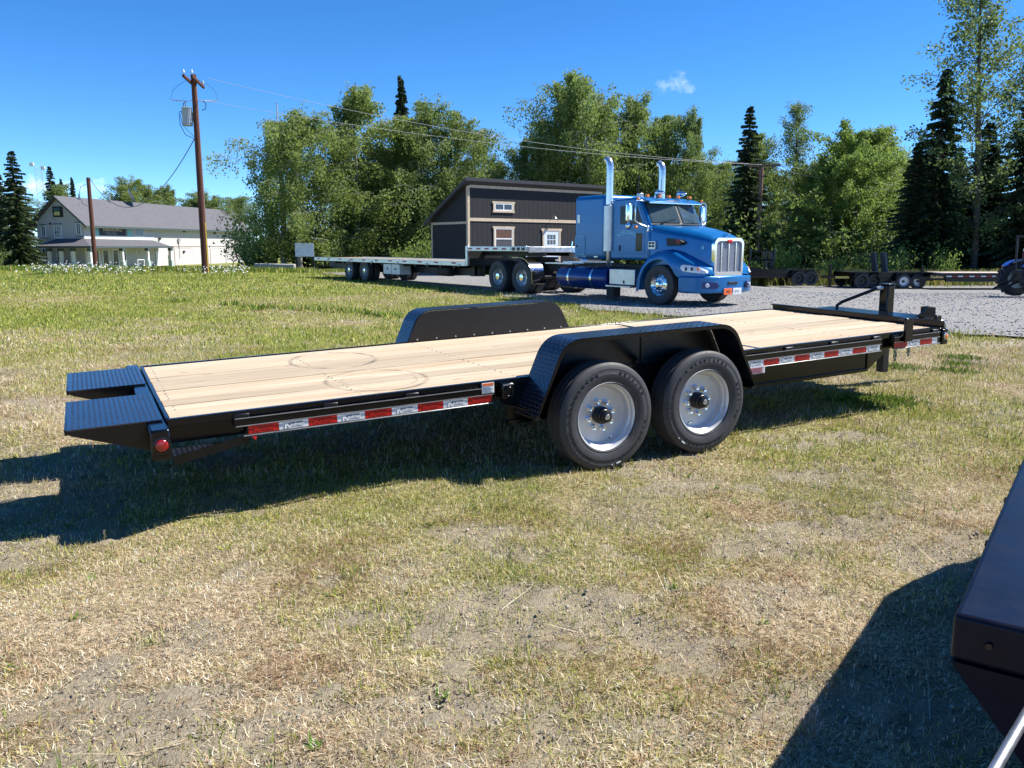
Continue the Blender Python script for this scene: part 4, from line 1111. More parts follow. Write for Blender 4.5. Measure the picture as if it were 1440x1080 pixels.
# ------------------------------------------------------------------ step-deck trailer coupled to the tractor
KP = (4.678 - 6.55 * math.cos(-.953), 21.856 - 6.55 * math.sin(-.953))
SD = thing("step_deck_trailer", "long empty step-deck trailer with aluminium edge coupled behind the blue truck", "trailer", (KP[0], KP[1], hz(*KP) + .03), (0, 0, -.953))
DECKM = paint("trailer_deck_boards", (.30, .24, .17), .8, var=.25, scale=2.5)
MB().box(-2.30, 1.05, -1.20, 1.20, 1.40, 1.47).build("upper_deck", DECKM, SD)
MB().box(-15.95, -2.52, -1.20, 1.20, .86, .95).build("lower_deck", DECKM, SD)
for sg in (-1, 1):
    a0, a1 = sorted((sg * 1.20, sg * 1.28))
    MB().box(-2.36, 1.1, a0, a1, 1.335, 1.49).build("upper_side_rail", ALU, SD, bevel=.008)
    MB().box(-16.0, -2.52, a0, a1, .815, .975).build("lower_side_rail", ALU, SD, bevel=.008)
    MB().box(-2.50, -2.365, a0, a1, .83, 1.50).build("neck_post", ALU, SD, bevel=.01)
    for i in range(11):
        x = -3.0 - i * 1.22; a2, a3 = sorted((sg * 1.2805, sg * 1.283)); MB().box(x - .42, x - .12, a2, a3, .885, .935).build("reflective_tape", PRINT_RED, SD)
    for i in range(5):
        x = -.05 - i * .5; a2, a3 = sorted((sg * 1.2805, sg * 1.283)); MB().box(x - .25, x, a2, a3, 1.385, 1.435).build("reflective_tape", PRINT_RED, SD)
    for i in range(6):
        x = -2.9 - i * 2.3; MB().box(x - .05, x + .05, min(sg * 1.281, sg * 1.31), max(sg * 1.281, sg * 1.31), .80, .88).build("strap_winch", STEEL, SD)
    MB().box(-15.9, -2.5, min(sg * .46, sg * .54), max(sg * .46, sg * .54), .45, .86).build("main_beam", CAB_BLACK, SD)
    MB().box(-2.5, 1.0, min(sg * .46, sg * .54), max(sg * .46, sg * .54), 1.18, 1.40).build("neck_beam", CAB_BLACK, SD)
MB().box(-2.52, -2.44, -1.19, 1.19, .82, 1.40).build("neck_bulkhead", CAB_BLACK, SD)
# kit hung at the front edge of the upper deck
HEADM = paint("aluminium_rack", (.55, .56, .58), .4, metal=.8, var=.3, scale=8)
MB().box(1.1, 1.16, -1.25, 1.25, 1.30, 1.48).build("front_header", HEADM, SD, bevel=.01)
for i in range(7):
    x = .2 + i * .13; MB().box(x, x + .08, -1.30, -1.281, 1.36, 1.46).build("chain_hook", CAB_BLACK if i % 2 else STEEL, SD)
# tool boxes, landing gear, underrun guard, air tanks
MB().box(-8.86, -8.18, -1.22, -.72, .38, .78).build("tool_box", WHITE_T, SD, bevel=.01); MB().box(-8.14, -7.45, -1.22, -.72, .38, .78).build("tool_box", WHITE_T, SD, bevel=.01)
for b in (-8.5, -7.8): MB().box(b - .05, b + .05, -1.235, -1.2205, .55, .63).build("box_lock", CAB_BLACK, SD)
for sg in (-1, 1):
    MB().box(-2.86, -2.72, sg * .7 - .07, sg * .7 + .07, .50, .86).build("landing_gear", CAB_BLACK, SD)
    MB().box(-2.95, -2.63, sg * .7 - .12, sg * .7 + .12, .45, .50).build("landing_foot", CAB_BLACK, SD)
for i in range(12):
    x = -3.4 - i * .95; MB().box(x - .05, x + .05, -1.19, 1.19, .72, .859).build("cross_beam", CAB_BLACK, SD)
MB().box(-15.95, -15.85, -1.15, 1.15, .42, .52).build("underrun_guard", CAB_BLACK, SD)
for sg in (-1, 1): MB().box(-15.94, -15.86, sg * .8 - .04, sg * .8 + .04, .52, .86).build("guard_post", CAB_BLACK, SD)
MB().box(-5.2, -4.3, -.9, -.5, .40, .75).build("air_tank", DUST, SD, bevel=.1)
sw = copy_tree(dw, SD); si = copy_tree(it, SD)
k0 = .88
for j, x in enumerate((-10.75, -12.3)):
    for sg in (-1, 1):
        a = sw if (j == 0 and sg < 0) else copy_tree(sw, SD); a.location = (x, sg * 1.08, .515 * k0); a.scale = (k0,) * 3; a.rotation_euler = (0, 0, 0 if sg < 0 else PI)
        b = si if (j == 0 and sg < 0) else copy_tree(si, SD); b.location = (x, sg * .76, .515 * k0); b.scale = (k0,) * 3
    MB().cyl((x, -.9, .45), (x, .9, .45), .08, n=12).build("trailer_axle", CAB_BLACK, SD, smooth=40)
# ------------------------------------------------------------------ dark shed-roofed cabin behind the trailer
n = N("charcoal_panel_siding"); c = n.coord(); s = n.sep(c)
w = n.noise(c, 5, 4, .6); fib = n.noise(n.mapping(c, (30, 30, 1.2)), 1.0, 4, .6)
colr = n.mix(fib, (.016, .016, .018), (.036, .036, .039))
M_CHAR = n.principled(colr, .7, 0, n.bump(fib, .35, .01), spec=.25)
TRIM = paint("raw_cedar_trim", (.52, .41, .29), .75, var=.18, scale=7)
ROOFM = paint("dark_metal_roof", (.045, .045, .055), .42, var=.2)
M_PANE = paint("window_pane", (.03, .035, .04), .07, var=.3, rvar=.04, spec=.7)
M_BROWNP = paint("cardboard_pane", (.12, .055, .03), .5, var=.4, scale=9)
DOORW = paint("pale_blue_door", (.62, .68, .78), .4, var=.05)
FASC = paint("dark_fascia", (.03, .03, .032), .55)

CB0 = (-2.22, 42.0); CA = math.radians(38)
CB = thing("cabin", "dark charcoal shed-roofed cabin with raw wood trim behind the step-deck trailer", "cabin", (CB0[0], CB0[1], -.1), (0, 0, CA))
LX, WY, HH, HL = 9.3, 3.35, 4.62, 2.85          # long side on y=0 is the high one
sd = MB(); sd.prism([(0, .2), (WY, .2), (WY, HL), (0, HH)], 0, LX, 'x'); wallc = sd.build("wall", M_CHAR, CB)
for x in np.arange(.30, LX, .305):
    MB().box(x - .012, x + .012, -.005, -.0005, .22, HH - .12).build("batten", M_CHAR, wallc)
for y in np.arange(.30, WY, .305):
    MB().box(-.005, -.0005, y - .012, y + .012, .22, HH - (HH - HL) * y / WY - .12).build("batten", M_CHAR, wallc)
# roof slab
rf = MB(); ov = .32
sl = (HH - HL) / WY
rf.prism([(-ov, HH + sl * ov + .02), (WY + ov, HL - sl * ov + .02), (WY + ov, HL - sl * ov + .17), (-ov, HH + sl * ov + .17)], -ov, LX + ov, 'x'); roofc = rf.build("roof", FASC, CB)
for i in range(26):
    x = -ov + .05 + i * (LX + 2 * ov - .1) / 25
    q = MB(); q.prism([(-ov, HH + sl * ov + .171), (WY + ov, HL - sl * ov + .171), (WY + ov, HL - sl * ov + .205), (-ov, HH + sl * ov + .205)], x - .02, x + .02, 'x'); q.build("roof_seam", ROOFM, roofc)
q = MB(); q.prism([(-ov + .001, HH + sl * ov + .1705), (WY + ov, HL - sl * ov + .1705), (WY + ov, HL - sl * ov + .182), (-ov + .001, HH + sl * ov + .182)], -ov, LX + ov, 'x'); q.build("roof_sheet", ROOFM, roofc)
# trim boards
def trim(x0, x1, y0, y1, z0, z1, name="trim_board"): return MB().box(x0, x1, y0, y1, z0, z1).build(name, TRIM, CB)
trim(-.03, .10, -.035, -.013, .2, HH - .02, "corner_board"); trim(-.035, -.013, -.03, .10, .2, HH - .05, "corner_board")
trim(.10, LX, -.035, -.013, 2.86, 3.02); trim(-.035, -.013, .10, WY, 2.72, 2.84); trim(.10, LX, -.035, -.013, HH - .12, HH + .02)
trim(-.035, -.013, WY - .09, WY + .03, .2, HL)
def cwin(x0, x1, z0, z1, panes, mats):
    f_ = MB(); t = .10
    f_.box(x0 - t - .05, x1 + t + .05, -.06, -.036, z1, z1 + t); fr_ = f_.build("window_casing", TRIM, CB)
    MB().box(x0 - t, x0, -.058, -.036, z0, z1).build("casing_side", TRIM, fr_); MB().box(x1, x1 + t, -.058, -.036, z0, z1).build("casing_side", TRIM, fr_); MB().box(x0 - t - .03, x1 + t + .03, -.06, -.036, z0 - t, z0).build("sill", TRIM, fr_)
    wf = MB(); e = .05
    wf.box(x0, x0 + e, -.05, -.014, z0, z1); wf.box(x1 - e, x1, -.05, -.014, z0, z1); wf.box(x0 + e, x1 - e, -.05, -.014, z0, z0 + e); wf.box(x0 + e, x1 - e, -.05, -.014, z1 - e, z1)
    if panes == 'v': wf.box((x0 + x1) / 2 - .025, (x0 + x1) / 2 + .025, -.048, -.014, z0 + e, z1 - e)
    else: wf.box(x0 + e, x1 - e, -.048, -.014, (z0 + z1) / 2 - .03, (z0 + z1) / 2 + .03)
    wf.build("window_frame", WHITE, fr_)
    if panes == 'v':
        xm = (x0 + x1) / 2
        for a, b in ((x0 + e, xm - .025), (xm + .025, x1 - e)): MB().box(a, b, -.03, -.02, z0 + e, z1 - e).build("pane", mats[0], fr_)
    else:
        zm = (z0 + z1) / 2
        MB().box(x0 + e, x1 - e, -.03, -.02, z0 + e, zm - .03).build("pane", mats[1], fr_); MB().box(x0 + e, x1 - e, -.03, -.02, zm + .03, z1 - e).build("pane", mats[0], fr_)
cwin(1.66, 2.82, 3.42, 3.78, 'v', [M_PANE]); cwin(1.68, 2.82, 1.45, 2.52, 'h', [M_BROWNP, paint("screen_pane", (.06, .06, .07), .6)])
dx0, dx1 = 5.0, 6.05
dr = MB().box(dx0, dx1, -.04, -.013, .4, 2.42).build("door", DOORW, CB)
for i in range(3):
    for j in range(2):
        a = dx0 + .22 + i * .21; b = 1.70 + j * .28; MB().box(a, a + .17, -.044, -.0405, b, b + .24).build("door_pane", M_PANE, dr)
MB().cyl((dx1 - .12, -.041, 1.35), (dx1 - .12, -.09, 1.35), .03, n=10).build("door_knob", STEEL, dr)
for a, b, c0, d0 in ((dx0 - .12, dx0, .4, 2.42), (dx1, dx1 + .12, .4, 2.42), (dx0 - .2, dx1 + .2, 2.42, 2.55)):
    MB().box(a, b, -.06, -.013, c0, d0).build("door_casing", TRIM, CB)
o = MB(); o.tube([(5.55, -.03, 3.12), (5.55, -.22, 3.22), (5.55, -.30, 3.16)], .018, 8); o.lathe([(.0005, .10), (.03, .09), (.11, -.03)], 14, Matrix.Translation((5.55, -.30, 3.10)) @ Matrix.Rotation(PI / 2, 4, 'X')); o.build("barn_lamp", ALU, CB, smooth=50)
o = MB(); o.box(-.10, -.036, .40, .52, 1.05, 1.18); o.box(-.12, -.036, .22, .30, 1.02, 1.16); o.build("outlet_box", CAB_BLACK, CB)
for x in (.3, 3.4, 6.6, 9.8):
    for y in (.3, WY - .3): MB().box(x - .2, x + .2, y - .2, y + .2, -.25, .2).build("pier_block", paint("concrete", (.32, .31, .29), .85, var=.15), CB)

# ------------------------------------------------------------------ two-storey roadhouse on the left
CONC = MATS["concrete"]
n = N("beige_lap_siding"); c = n.coord(); s = n.sep(c)
lap = n.math('FRACT', n.math('MULTIPLY', s[2], 6.5))
w = n.noise(c, 1.5, 5, .6)
M_BEIGE = n.principled(n.mix(w, (.49, .46, .445), (.57, .54, .525)), .75, 0, n.bump(lap, .5, .03), spec=.2)
n = N("white_lap_siding"); c = n.coord(); s = n.sep(c); lap = n.math('FRACT', n.math('MULTIPLY', s[2], 6.5))
M_WSIDE = n.principled(n.mix(n.noise(c, 1.5, 4), (.70, .68, .66), (.78, .77, .76)), .7, 0, n.bump(lap, .5, .03), spec=.2)
n = N("asphalt_shingle"); c = n.coord()
sh = n.noise(n.mapping(c, (1.2, 6, 6)), 1.0, 5, .65); sh2 = n.noise(c, 30, 2)
M_SHINGLE = n.principled(n.mix(sh, n.mix(sh2, (.055, .055, .062), (.10, .098, .11)), (.15, .146, .158)), .85, 0, n.bump(sh, .4, .03), spec=.2)
TEAL = paint("teal_shutter", (.20, .48, .47), .5)
SIGNB = paint("black_sign_board", (.012, .011, .012), .6)
YELLOW = paint("yellow_print", (.80, .58, .20), .5)
M_BWIN = paint("building_window", (.05, .06, .08), .08, var=.4, scale=.8, rvar=.04)

BZ = -.98
BD = thing("roadhouse", "long beige two-storey building with grey shingle gable roof and covered porch", "building", (-46.28, 90.0, BZ), (0, 0, math.radians(81.4)))
GW, GL, EZ, RZ = 5.55, 38.0, 5.05, 7.55            # gable width along +y, length along +x, eave and ridge height above its base
wl = MB(); wl.prism([(0, -.5), (GW, -.5), (GW, EZ), (GW / 2, RZ), (0, EZ)], 0, GL, 'x'); bw = wl.build("wall", M_BEIGE, BD)
MB().box(.02, 13.2, -.022, -.002, 2.95, 3.58).build("white_band_wall", M_WSIDE, BD)
ovb = .72; slb = (RZ - EZ) / (GW / 2)
for sg in (-1, 1):
    y0 = GW / 2; y1 = -ovb if sg < 0 else GW + ovb; ze = EZ - slb * ovb
    r_ = MB(); r_.prism([(y0, RZ + .06), (y1, ze + .06), (y1, ze + .24), (y0, RZ + .24)], -.55, GL + .55, 'x'); rr_ = r_.build("roof", M_SHINGLE, BD)
    f_ = MB(); f_.box(-.56, GL + .56, min(y1, y1 + sg * .03), max(y1, y1 + sg * .03), ze - .02, ze + .20); f_.build("fascia", paint("dark_green_fascia", (.05, .07, .07), .6), rr_)
    g_ = MB(); g_.prism([(y0, RZ + .02), (y1, ze + .0), (y1, ze + .20), (y0, RZ + .22)], -.60, -.552, 'x'); g_.build("barge_board", MATS["dark_green_fascia"], rr_)
def bwin_side(x0, x1, z0, z1, k=2, frame_m=WHITE, par=BD, y=0.0):
    f_ = MB(); f_.box(x0 - .09, x1 + .09, y - .06, y - .024, z0 - .09, z1 + .09); fr_ = f_.build("window", frame_m, par)
    wd = (x1 - x0) / k
    for i in range(k): MB().box(x0 + i * wd + .04, x0 + (i + 1) * wd - .04, y - .075, y - .061, z0 + .03, z1 - .03).build("pane", M_BWIN, fr_)
def bwin_gab(y0, y1, z0, z1, k=2, split=True):
    f_ = MB(); f_.box(-.06, -.003, y0 - .09, y1 + .09, z0 - .09, z1 + .09); fr_ = f_.build("window", WHITE, BD)
    MB().box(-.09, -.0605, y0 - .14, y1 + .14, z1 + .06, z1 + .16).build("window_head", MATS["dark_green_fascia"], fr_); MB().box(-.09, -.0605, y0 - .14, y1 + .14, z0 - .18, z0 - .08).build("sill", MATS["dark_green_fascia"], fr_)
    wd = (y1 - y0) / k; zm = z0 + (z1 - z0) * .32
    for i in range(k):
        for a, b in (((z0 + .03, zm - .03), (zm + .03, z1 - .03)) if split else ((z0 + .03, z1 - .03),)):
            MB().box(-.075, -.0605, y0 + i * wd + .05, y0 + (i + 1) * wd - .05, a, b).build("pane", M_BWIN, fr_)
bwin_gab(4.52, 4.95, 3.45, 4.62, 2, False); bwin_gab(2.62, 3.42, 3.30, 4.68, 3); bwin_gab(.32, .76, 3.65, 4.85, 2, False)
bwin_gab(4.42, 5.08, .92, 2.18, 2); bwin_gab(2.64, 3.38, .92, 2.18, 2); bwin_gab(1.2, 1.75, .6, 2.4, 1)
bwin_side(9.15, 11.0, 3.62, 4.66, 2)
# gable picture sign and lamp
sg_ = MB(); sg_.box(-.12, -.003, 2.25, 3.38, 5.55, 6.65); sb_ = sg_.build("gable_sign", SIGNB, BD)
MB().box(-.13, -.121, 2.55, 3.22, 5.72, 6.10).build("sign_print", YELLOW, sb_); MB().box(-.13, -.121, 2.55, 3.22, 6.12, 6.5).build("sign_picture", paint("sign_teal", (.04, .12, .14), .6), sb_)
MB().box(-.10, -.003, 3.8, 3.95, 4.75, 4.95).build("flood_lamp", CAB_BLACK, BD)
# front sign with shutters
sg_ = MB(); sg_.box(2.45, 7.35, -.10, -.024, 3.62, 4.62); sb_ = sg_.build("name_sign", SIGNB, BD)
o = MB(); v_, f_ = text_geo("THAI-ROW'S", .62, 0, 'CENTER', .01); o.add(v_, f_, frame((4.85, -.105, 4.28), (1, 0, 0), (0, 0, 1))); o.build("sign_lettering", paint("cream_print", (.72, .62, .42), .5), sb_)
o = MB(); v_, f_ = text_geo("CAFE & GRILL", .34, 0, 'CENTER', .002); o.add(v_, f_, frame((4.6, -.105, 3.84), (1, 0, 0), (0, 0, 1))); o.build("sign_lettering", paint("grey_print", (.35, .36, .38), .5), sb_)
for a in (1.55, 7.6): MB().box(a, a + .95, -.10, -.024, 3.55, 4.72).build("shutter", TEAL, BD)
# service doors, panels and meters along the shop end
for a, b, z1, nm in ((13.25, 14.4, 1.85, "service_door"), (17.5, 22.1, 2.1, "garage_door"), (26.6, 29.6, 2.0, "garage_door"), (31.0, 33.2, 1.8, "panel_door")):
    f_ = MB(); f_.box(a - .10, b + .10, -.04, -.003, -.3, z1 + .10); fr_ = f_.build("door_frame", MATS["building_frame"] if "building_frame" in MATS else paint("building_frame", (.38, .32, .28), .7), BD)
    MB().box(a, b, -.055, -.041, -.3, z1).build(nm, WHITE if nm == "service_door" else M_BEIGE, fr_)
MB().box(13.2, GL, -.05, -.003, 2.36, 2.46).build("belt_board", MATS["building_frame"], BD)
for x, z0, z1 in ((16.2, .2, 2.3), (18.6, .8, 3.6)): MB().box(x - .06, x + .06, -.10, -.0605, z0, z1).build("conduit", paint("conduit_grey", (.30, .30, .31), .6), BD)
MB().box(18.35, 18.85, -.20, -.101, 2.9, 3.4).build("meter_box", MATS["conduit_grey"], BD); MB().box(16.0, 16.4, -.16, -.101, .9, 1.4).build("meter_box", MATS["conduit_grey"], BD)
for x, z in ((14.2, 3.35), (20.0, 4.35), (28.0, 4.2), (19.6, 1.7)):
    o = MB(); o.box(x - .2, x + .2, -.22, -.062, z - .14, z + .14); o.build("wall_lamp", CAB_BLACK, BD, bevel=.04)
# wrap-around porch
PX1 = 14.0
def hip(poly_top, poly_bot, name, m_):
    o_ = MB(); k_ = len(poly_top); o_.loft([poly_bot, poly_top]); return o_.build(name, m_, BD)
pr_ = hip([(-.05, 3.2, 3.25), (-.05, -.05, 3.25), (12.8, -.05, 3.15), (12.8, .02, 3.15), (.02, .02, 3.25), (.02, 3.2, 3.25)],
          [(-1.9, 4.35, 2.45), (-1.9, -2.0, 2.45), (PX1, -2.0, 2.30), (PX1, .02, 2.30), (.02, .02, 2.45), (.02, 4.35, 2.45)], "porch_roof", M_SHINGLE)
MB().box(-1.92, PX1, -2.03, -2.0, 2.20, 2.42).build("porch_fascia", MATS["dark_green_fascia"], pr_); MB().box(-1.93, -1.9, -2.0, 4.35, 2.25, 2.45).build("porch_fascia", MATS["dark_green_fascia"], pr_)
LIL = paint("lilac_post", (.30, .22, .48), .55)
for x, y in ((-1.75, -1.8), (3.8, -1.8), (8.7, -1.8), (13.6, -1.8), (-1.75, .2), (-1.75, 1.6), (-1.75, 3.0)):
    o = MB(); o.box(x - .14, x + .14, y - .14, y + .14, .7, 2.2); ps_ = o.build("porch_post", M_WSIDE, BD)
    MB().box(x - .22, x + .22, y - .22, y + .22, 1.9, 2.22).build("post_capital", MATS["dark_green_fascia"], ps_)
    MB().box(x - .24, x + .24, y - .24, y + .24, -.2, .7).build("post_plinth", paint("sage_plinth", (.40, .50, .46), .6), ps_)
MB().box(-1.95, PX1, -2.1, -.003, -.35, -.05).build("porch_floor", CONC, BD)
for x0 in (1.2, 2.9, 4.7, 6.1): bwin_side(x0, x0 + .95, .25, 2.0, 1)
o = MB(); o.lathe([(.42, -.03), (.46, 0), (.42, .03)], 24, Matrix.Translation((9.6, -.08, 1.9))); o.build("wall_wreath", WHITE, BD)
o = MB(); o.cyl((6.9, -1.6, -.1), (6.9, -1.6, .9), .05, n=8); o.cyl((8.2, -1.6, -.1), (8.2, -1.6, .9), .05, n=8); o.cyl((6.9, -1.6, .85), (8.2, -1.6, .85), .05, n=8); o.build("porch_railing", WHITE, BD)
# roof furniture
for x, z in ((3.2, .6), (8.6, .9)): MB().cyl((x, GW / 2 - .3, RZ), (x, GW / 2 - .3, RZ + z), .10, n=10).build("vent_pipe", STEEL, BD, smooth=40)
o = MB(); o.lathe([(.0005, .25), (.4, .20), (.8, .06), (.95, -.05)], 24, Matrix.Translation((12.6, GW / 2 - .6, RZ + 1.0)) @ Matrix.Rotation(-.5, 4, 'X') @ Matrix.Rotation(.5, 4, 'Z')); o.cyl((12.6, GW / 2 - .6, RZ - .3), (12.6, GW / 2 - .5, RZ + 1.0), .06, n=8); o.build("satellite_dish", paint("dish_grey", (.35, .36, .40), .5), BD, smooth=50)
MB().box(34.0, 34.5, -.4, .3, EZ - .2, EZ + .55).build("roof_vent", WHITE, BD)
o = MB(); o.box(.3, .4, 5.7, 8.2, -.3, .95); fo_ = o.build("yard_fence", paint("dark_board", (.03, .025, .022), .8), None); fo_.matrix_world = BD.matrix_basis.copy(); tag(fo_, "low dark board fence at the left end of the beige building", "fence")
# ------------------------------------------------------------------ utility poles and lines
n = N("creosote_pole"); c = n.coord(); st_ = n.noise(n.mapping(c, (22, 22, .8)), 1.0, 5, .65)
M_POLE = n.principled(n.ramp(st_, [(.3, (.055, .022, .016)), (.6, (.125, .055, .042)), (.8, (.19, .10, .075))]), .85, 0, n.bump(st_, .6, .02), spec=.15)
M_POLE2 = paint("weathered_pole", (.17, .105, .08), .85, var=.25, scale=4)
XF = paint("transformer_grey", (.30, .35, .42), .45, var=.08)
PORC = paint("porcelain", (.55, .56, .60), .25, var=.1)
CABLE = paint("aluminium_cable", (.34, .35, .36), .6)
CABLE_D = paint("dark_cable", (.05, .06, .07), .6)

P1 = (-16.68, 45.0); z1 = hz(*P1)
PL = thing("utility_pole", "tall brown wooden utility pole with grey transformer and double crossarms", "utility pole", (P1[0], P1[1], z1 - .3), (0, 0, 0))
H1 = 10.36 - z1 + .3
o = MB(); o.tube([(0, 0, 0), (0, 0, H1 * .5), (0, 0, H1)], [.19, .165, .135], 20); o.build("pole", M_POLE, PL, smooth=40)
armd = Vector((.17, -.98, 0)).normalized()
for sgn in (-1, 1):
    off_ = Vector((-armd.y, armd.x, 0)) * .20 * sgn
    c0 = Vector((0, 0, H1 - .35)) + off_
    o = MB(); o.beam(c0 - armd * 1.6, c0 + armd * 1.6, .11, .14); ar = o.build("crossarm", M_POLE, PL, bevel=.01)
    for t in (-1.0, 1.0):
        for dz, nm in ((.065, "pin_insulator"),):
            p = c0 + armd * t * 1.45
            o = MB(); o.tube([p + Vector((0, 0, .065)), p + Vector((0, 0, .16)), p + Vector((0, 0, .17)), p + Vector((0, 0, .24)), p + Vector((0, 0, .32))], [.012, .012, .06, .055, .02], 10); o.build(nm, PORC, ar, smooth=40)
# dead-end insulators and drop cut-outs
for sgn in (-1, 1):
    p = Vector((sgn * .35, -.1, H1 - 1.35))
    o = MB(); o.tube([Vector((sgn * .16, 0, H1 - 1.3)), p, p + Vector((sgn * .9, 0, .05))], .02, 6)
    for q in range(5): o.lathe([(.0005, -.02), (.05, 0), (.0005, .02)], 10, Matrix.Translation(p + Vector((sgn * (.25 + q * .12), 0, .02))) @ Matrix.Rotation(PI / 2, 4, 'Z'))
    o.build("dead_end_insulator", PORC, PL, smooth=40)
    o = MB(); o.tube([p + Vector((sgn * .1, 0, 0)), p + Vector((sgn * .25, 0, -.12)), p + Vector((sgn * .22, 0, -.38)), p + Vector((sgn * .02, 0, -.46))], .022, 6); o.build("cutout_switch", CABLE_D, PL, smooth=50)
    o = MB(); o.tube([p + Vector((sgn * .9, 0, .05)), p + Vector((sgn * .75, 0, .55)), p + Vector((sgn * .3, 0, .9)), Vector((sgn * .1, -.1, H1 - .2))], .010, 5); o.build("jumper_wire", CABLE_D, PL)
tx = Vector((-.42, -.12, H1 - 2.15))
o = MB(); o.tube([tx + Vector((0, 0, -.45)), tx + Vector((0, 0, -.43)), tx + Vector((0, 0, .43)), tx + Vector((0, 0, .46)), tx + Vector((0, 0, .50))], [.24, .26, .26, .28, .18], 24); tr_ = o.build("transformer", XF, PL, smooth=40)
o = MB(); o.tube([tx + Vector((-.05, 0, .48)), tx + Vector((-.08, 0, .82))], [.05, .02], 8); o.build("bushing", PORC, tr_)
o = MB(); o.box(-.30, -.12, -.06, .06, H1 - 2.4, H1 - 1.9); o.build("transformer_bracket", STEEL, PL)
o = MB(); o.tube([tx + Vector((-.26, 0, .3)), tx + Vector((-.42, 0, .25)), tx + Vector((-.40, 0, -.4)), tx + Vector((-.15, 0, -.9)), (-.14, -.05, H1 - 3.25)], .018, 6); o.tube([tx + Vector((-.26, 0, .25)), tx + Vector((-.36, 0, .1)), tx + Vector((-.28, 0, -.4)), (-.14, -.05, H1 - 3.15)], .014, 6); o.build("drop_leads", CABLE_D, PL, smooth=60)
o = MB(); o.tube([(.175, -.08, .2), (.165, -.08, H1 * .28)], .03, 8); o.build("guy_guard", paint("yellow_guard", (.70, .48, .06), .5), PL)
o = MB(); o.tube([(.17, -.02, H1 * .28), (.13, -.02, H1 - .5)], .012, 6); o.build("ground_wire", CABLE, PL)

P2 = (-37.75, 75.0); z2 = hz(*P2)
PB = thing("service_pole", "short dark service pole standing in front of the beige building", "utility pole", (P2[0], P2[1], z2 - .2))
H2 = 7.5 - z2 + .2
o = MB(); o.tube([(0, 0, 0), (0, 0, H2)], [.20, .16], 16); o.build("pole", M_POLE, PB, smooth=40)
o = MB(); o.tube([(-.2, -.1, H2 - .6), (-.7, -.1, H2 - .8), (-.9, -.1, H2 - 1.6), (-.6, -.1, H2 - 2.3), (-.2, -.1, H2 - 2.5)], .022, 6); o.build("drip_loop", CABLE_D, PB, smooth=60)

P3 = (16.7, 56.5); z3 = hz(*P3)
PC = thing("far_utility_pole", "slim weathered utility pole with crossarm right of the truck before the spruce", "utility pole", (P3[0], P3[1], z3 - .2))
H3 = 6.9 - z3 + .2
o = MB(); o.tube([(0, 0, 0), (0, 0, H3)], [.19, .15], 14); o.build("pole", M_POLE2, PC, smooth=40)
o = MB(); o.beam((-1.0, -.2, H3 - .15), (1.2, -.2, H3 - .08), .12, .14); o.build("crossarm", M_POLE2, PC)
o = MB(); o.beam((.0, -.2, H3 - .9), (.7, -.2, H3 - .2), .04, .06); o.build("arm_brace", M_POLE2, PC)

def line(name, label, a, b, s_, r, m_, k=28):
    a = Vector(a); b = Vector(b)
    o_ = MB(); o_.tube([a.lerp(b, q / k) - Vector((0, 0, s_ * 4 * (q / k) * (1 - q / k))) for q in range(k + 1)], r, 5)
    ob = o_.build(name, m_, None, smooth=60); return tag(ob, label, "power line", "overhead power lines")
top1 = Vector((P1[0], P1[1], 10.36)); top3 = Vector((P3[0], P3[1], z3 - .2 + H3))
line("power_line", "upper pale power line from the tall pole to the far pole above the truck", top1 + Vector((.5, .6, -.05)), top3 + Vector((-.9, -.2, .02)), .75, .010, CABLE)
line("power_line", "lower pale power line from the tall pole to the far pole above the truck", top1 + Vector((.2, .1, -1.25)), top3 + Vector((.0, -.2, -.05)), .55, .010, CABLE)
line("power_line", "power line leaving the far pole to the right along the trees, upper strand", top3 + Vector((1.1, -.2, .02)), (34, 56, 5.2), .6, .009, CABLE)
line("power_line", "power line leaving the far pole to the right along the trees, lower strand", top3 + Vector((.0, -.2, -.05)), (34, 55, 4.6), .6, .009, CABLE)
line("power_line", "upper power line running off to the left from the tall pole", top1 + Vector((-.5, -.6, -.05)), (-62, 52, 15.0), .9, .0035, CABLE)
line("power_line", "lower power line running off to the left from the tall pole", top1 + Vector((-.9, -.1, -1.25)), (-62, 50, 13.2), .9, .0035, CABLE)
line("power_line", "sagging dark service drop between the tall pole and the short pole", (P1[0] - .14, P1[1] - .05, z1 - .3 + H1 - 3.25), (P2[0] + .15, P2[1], 7.4), 3.0, .024, CABLE_D)

# blank white board on legs and the concrete kerb stone beside the birch
SG = thing("blank_sign_board", "blank white sign board on posts beside the birch trunk", "sign", (-12.5, 50.0, hz(-12.5, 50)), (0, 0, .1))
MB().box(-.55, .55, -.02, .02, .85, 1.65).build("board", paint("sign_white_blue", (.66, .70, .78), .5), SG)
for x in (-.5, .5): MB().box(x - .05, x + .05, .021, .10, -.2, 1.7).build("post", CAB_BLACK, SG)
o = MB(); o.box(-1.15, 1.15, -.25, .25, -.1, .42); kb = o.build("concrete_block", CONC, None, bevel=.05); kb.location = (-13.8, 48.2, hz(-13.8, 48.2)); kb.rotation_euler = (0, .02, .06)
tag(kb, "long low concrete block lying in the grass below the big birch", "block")

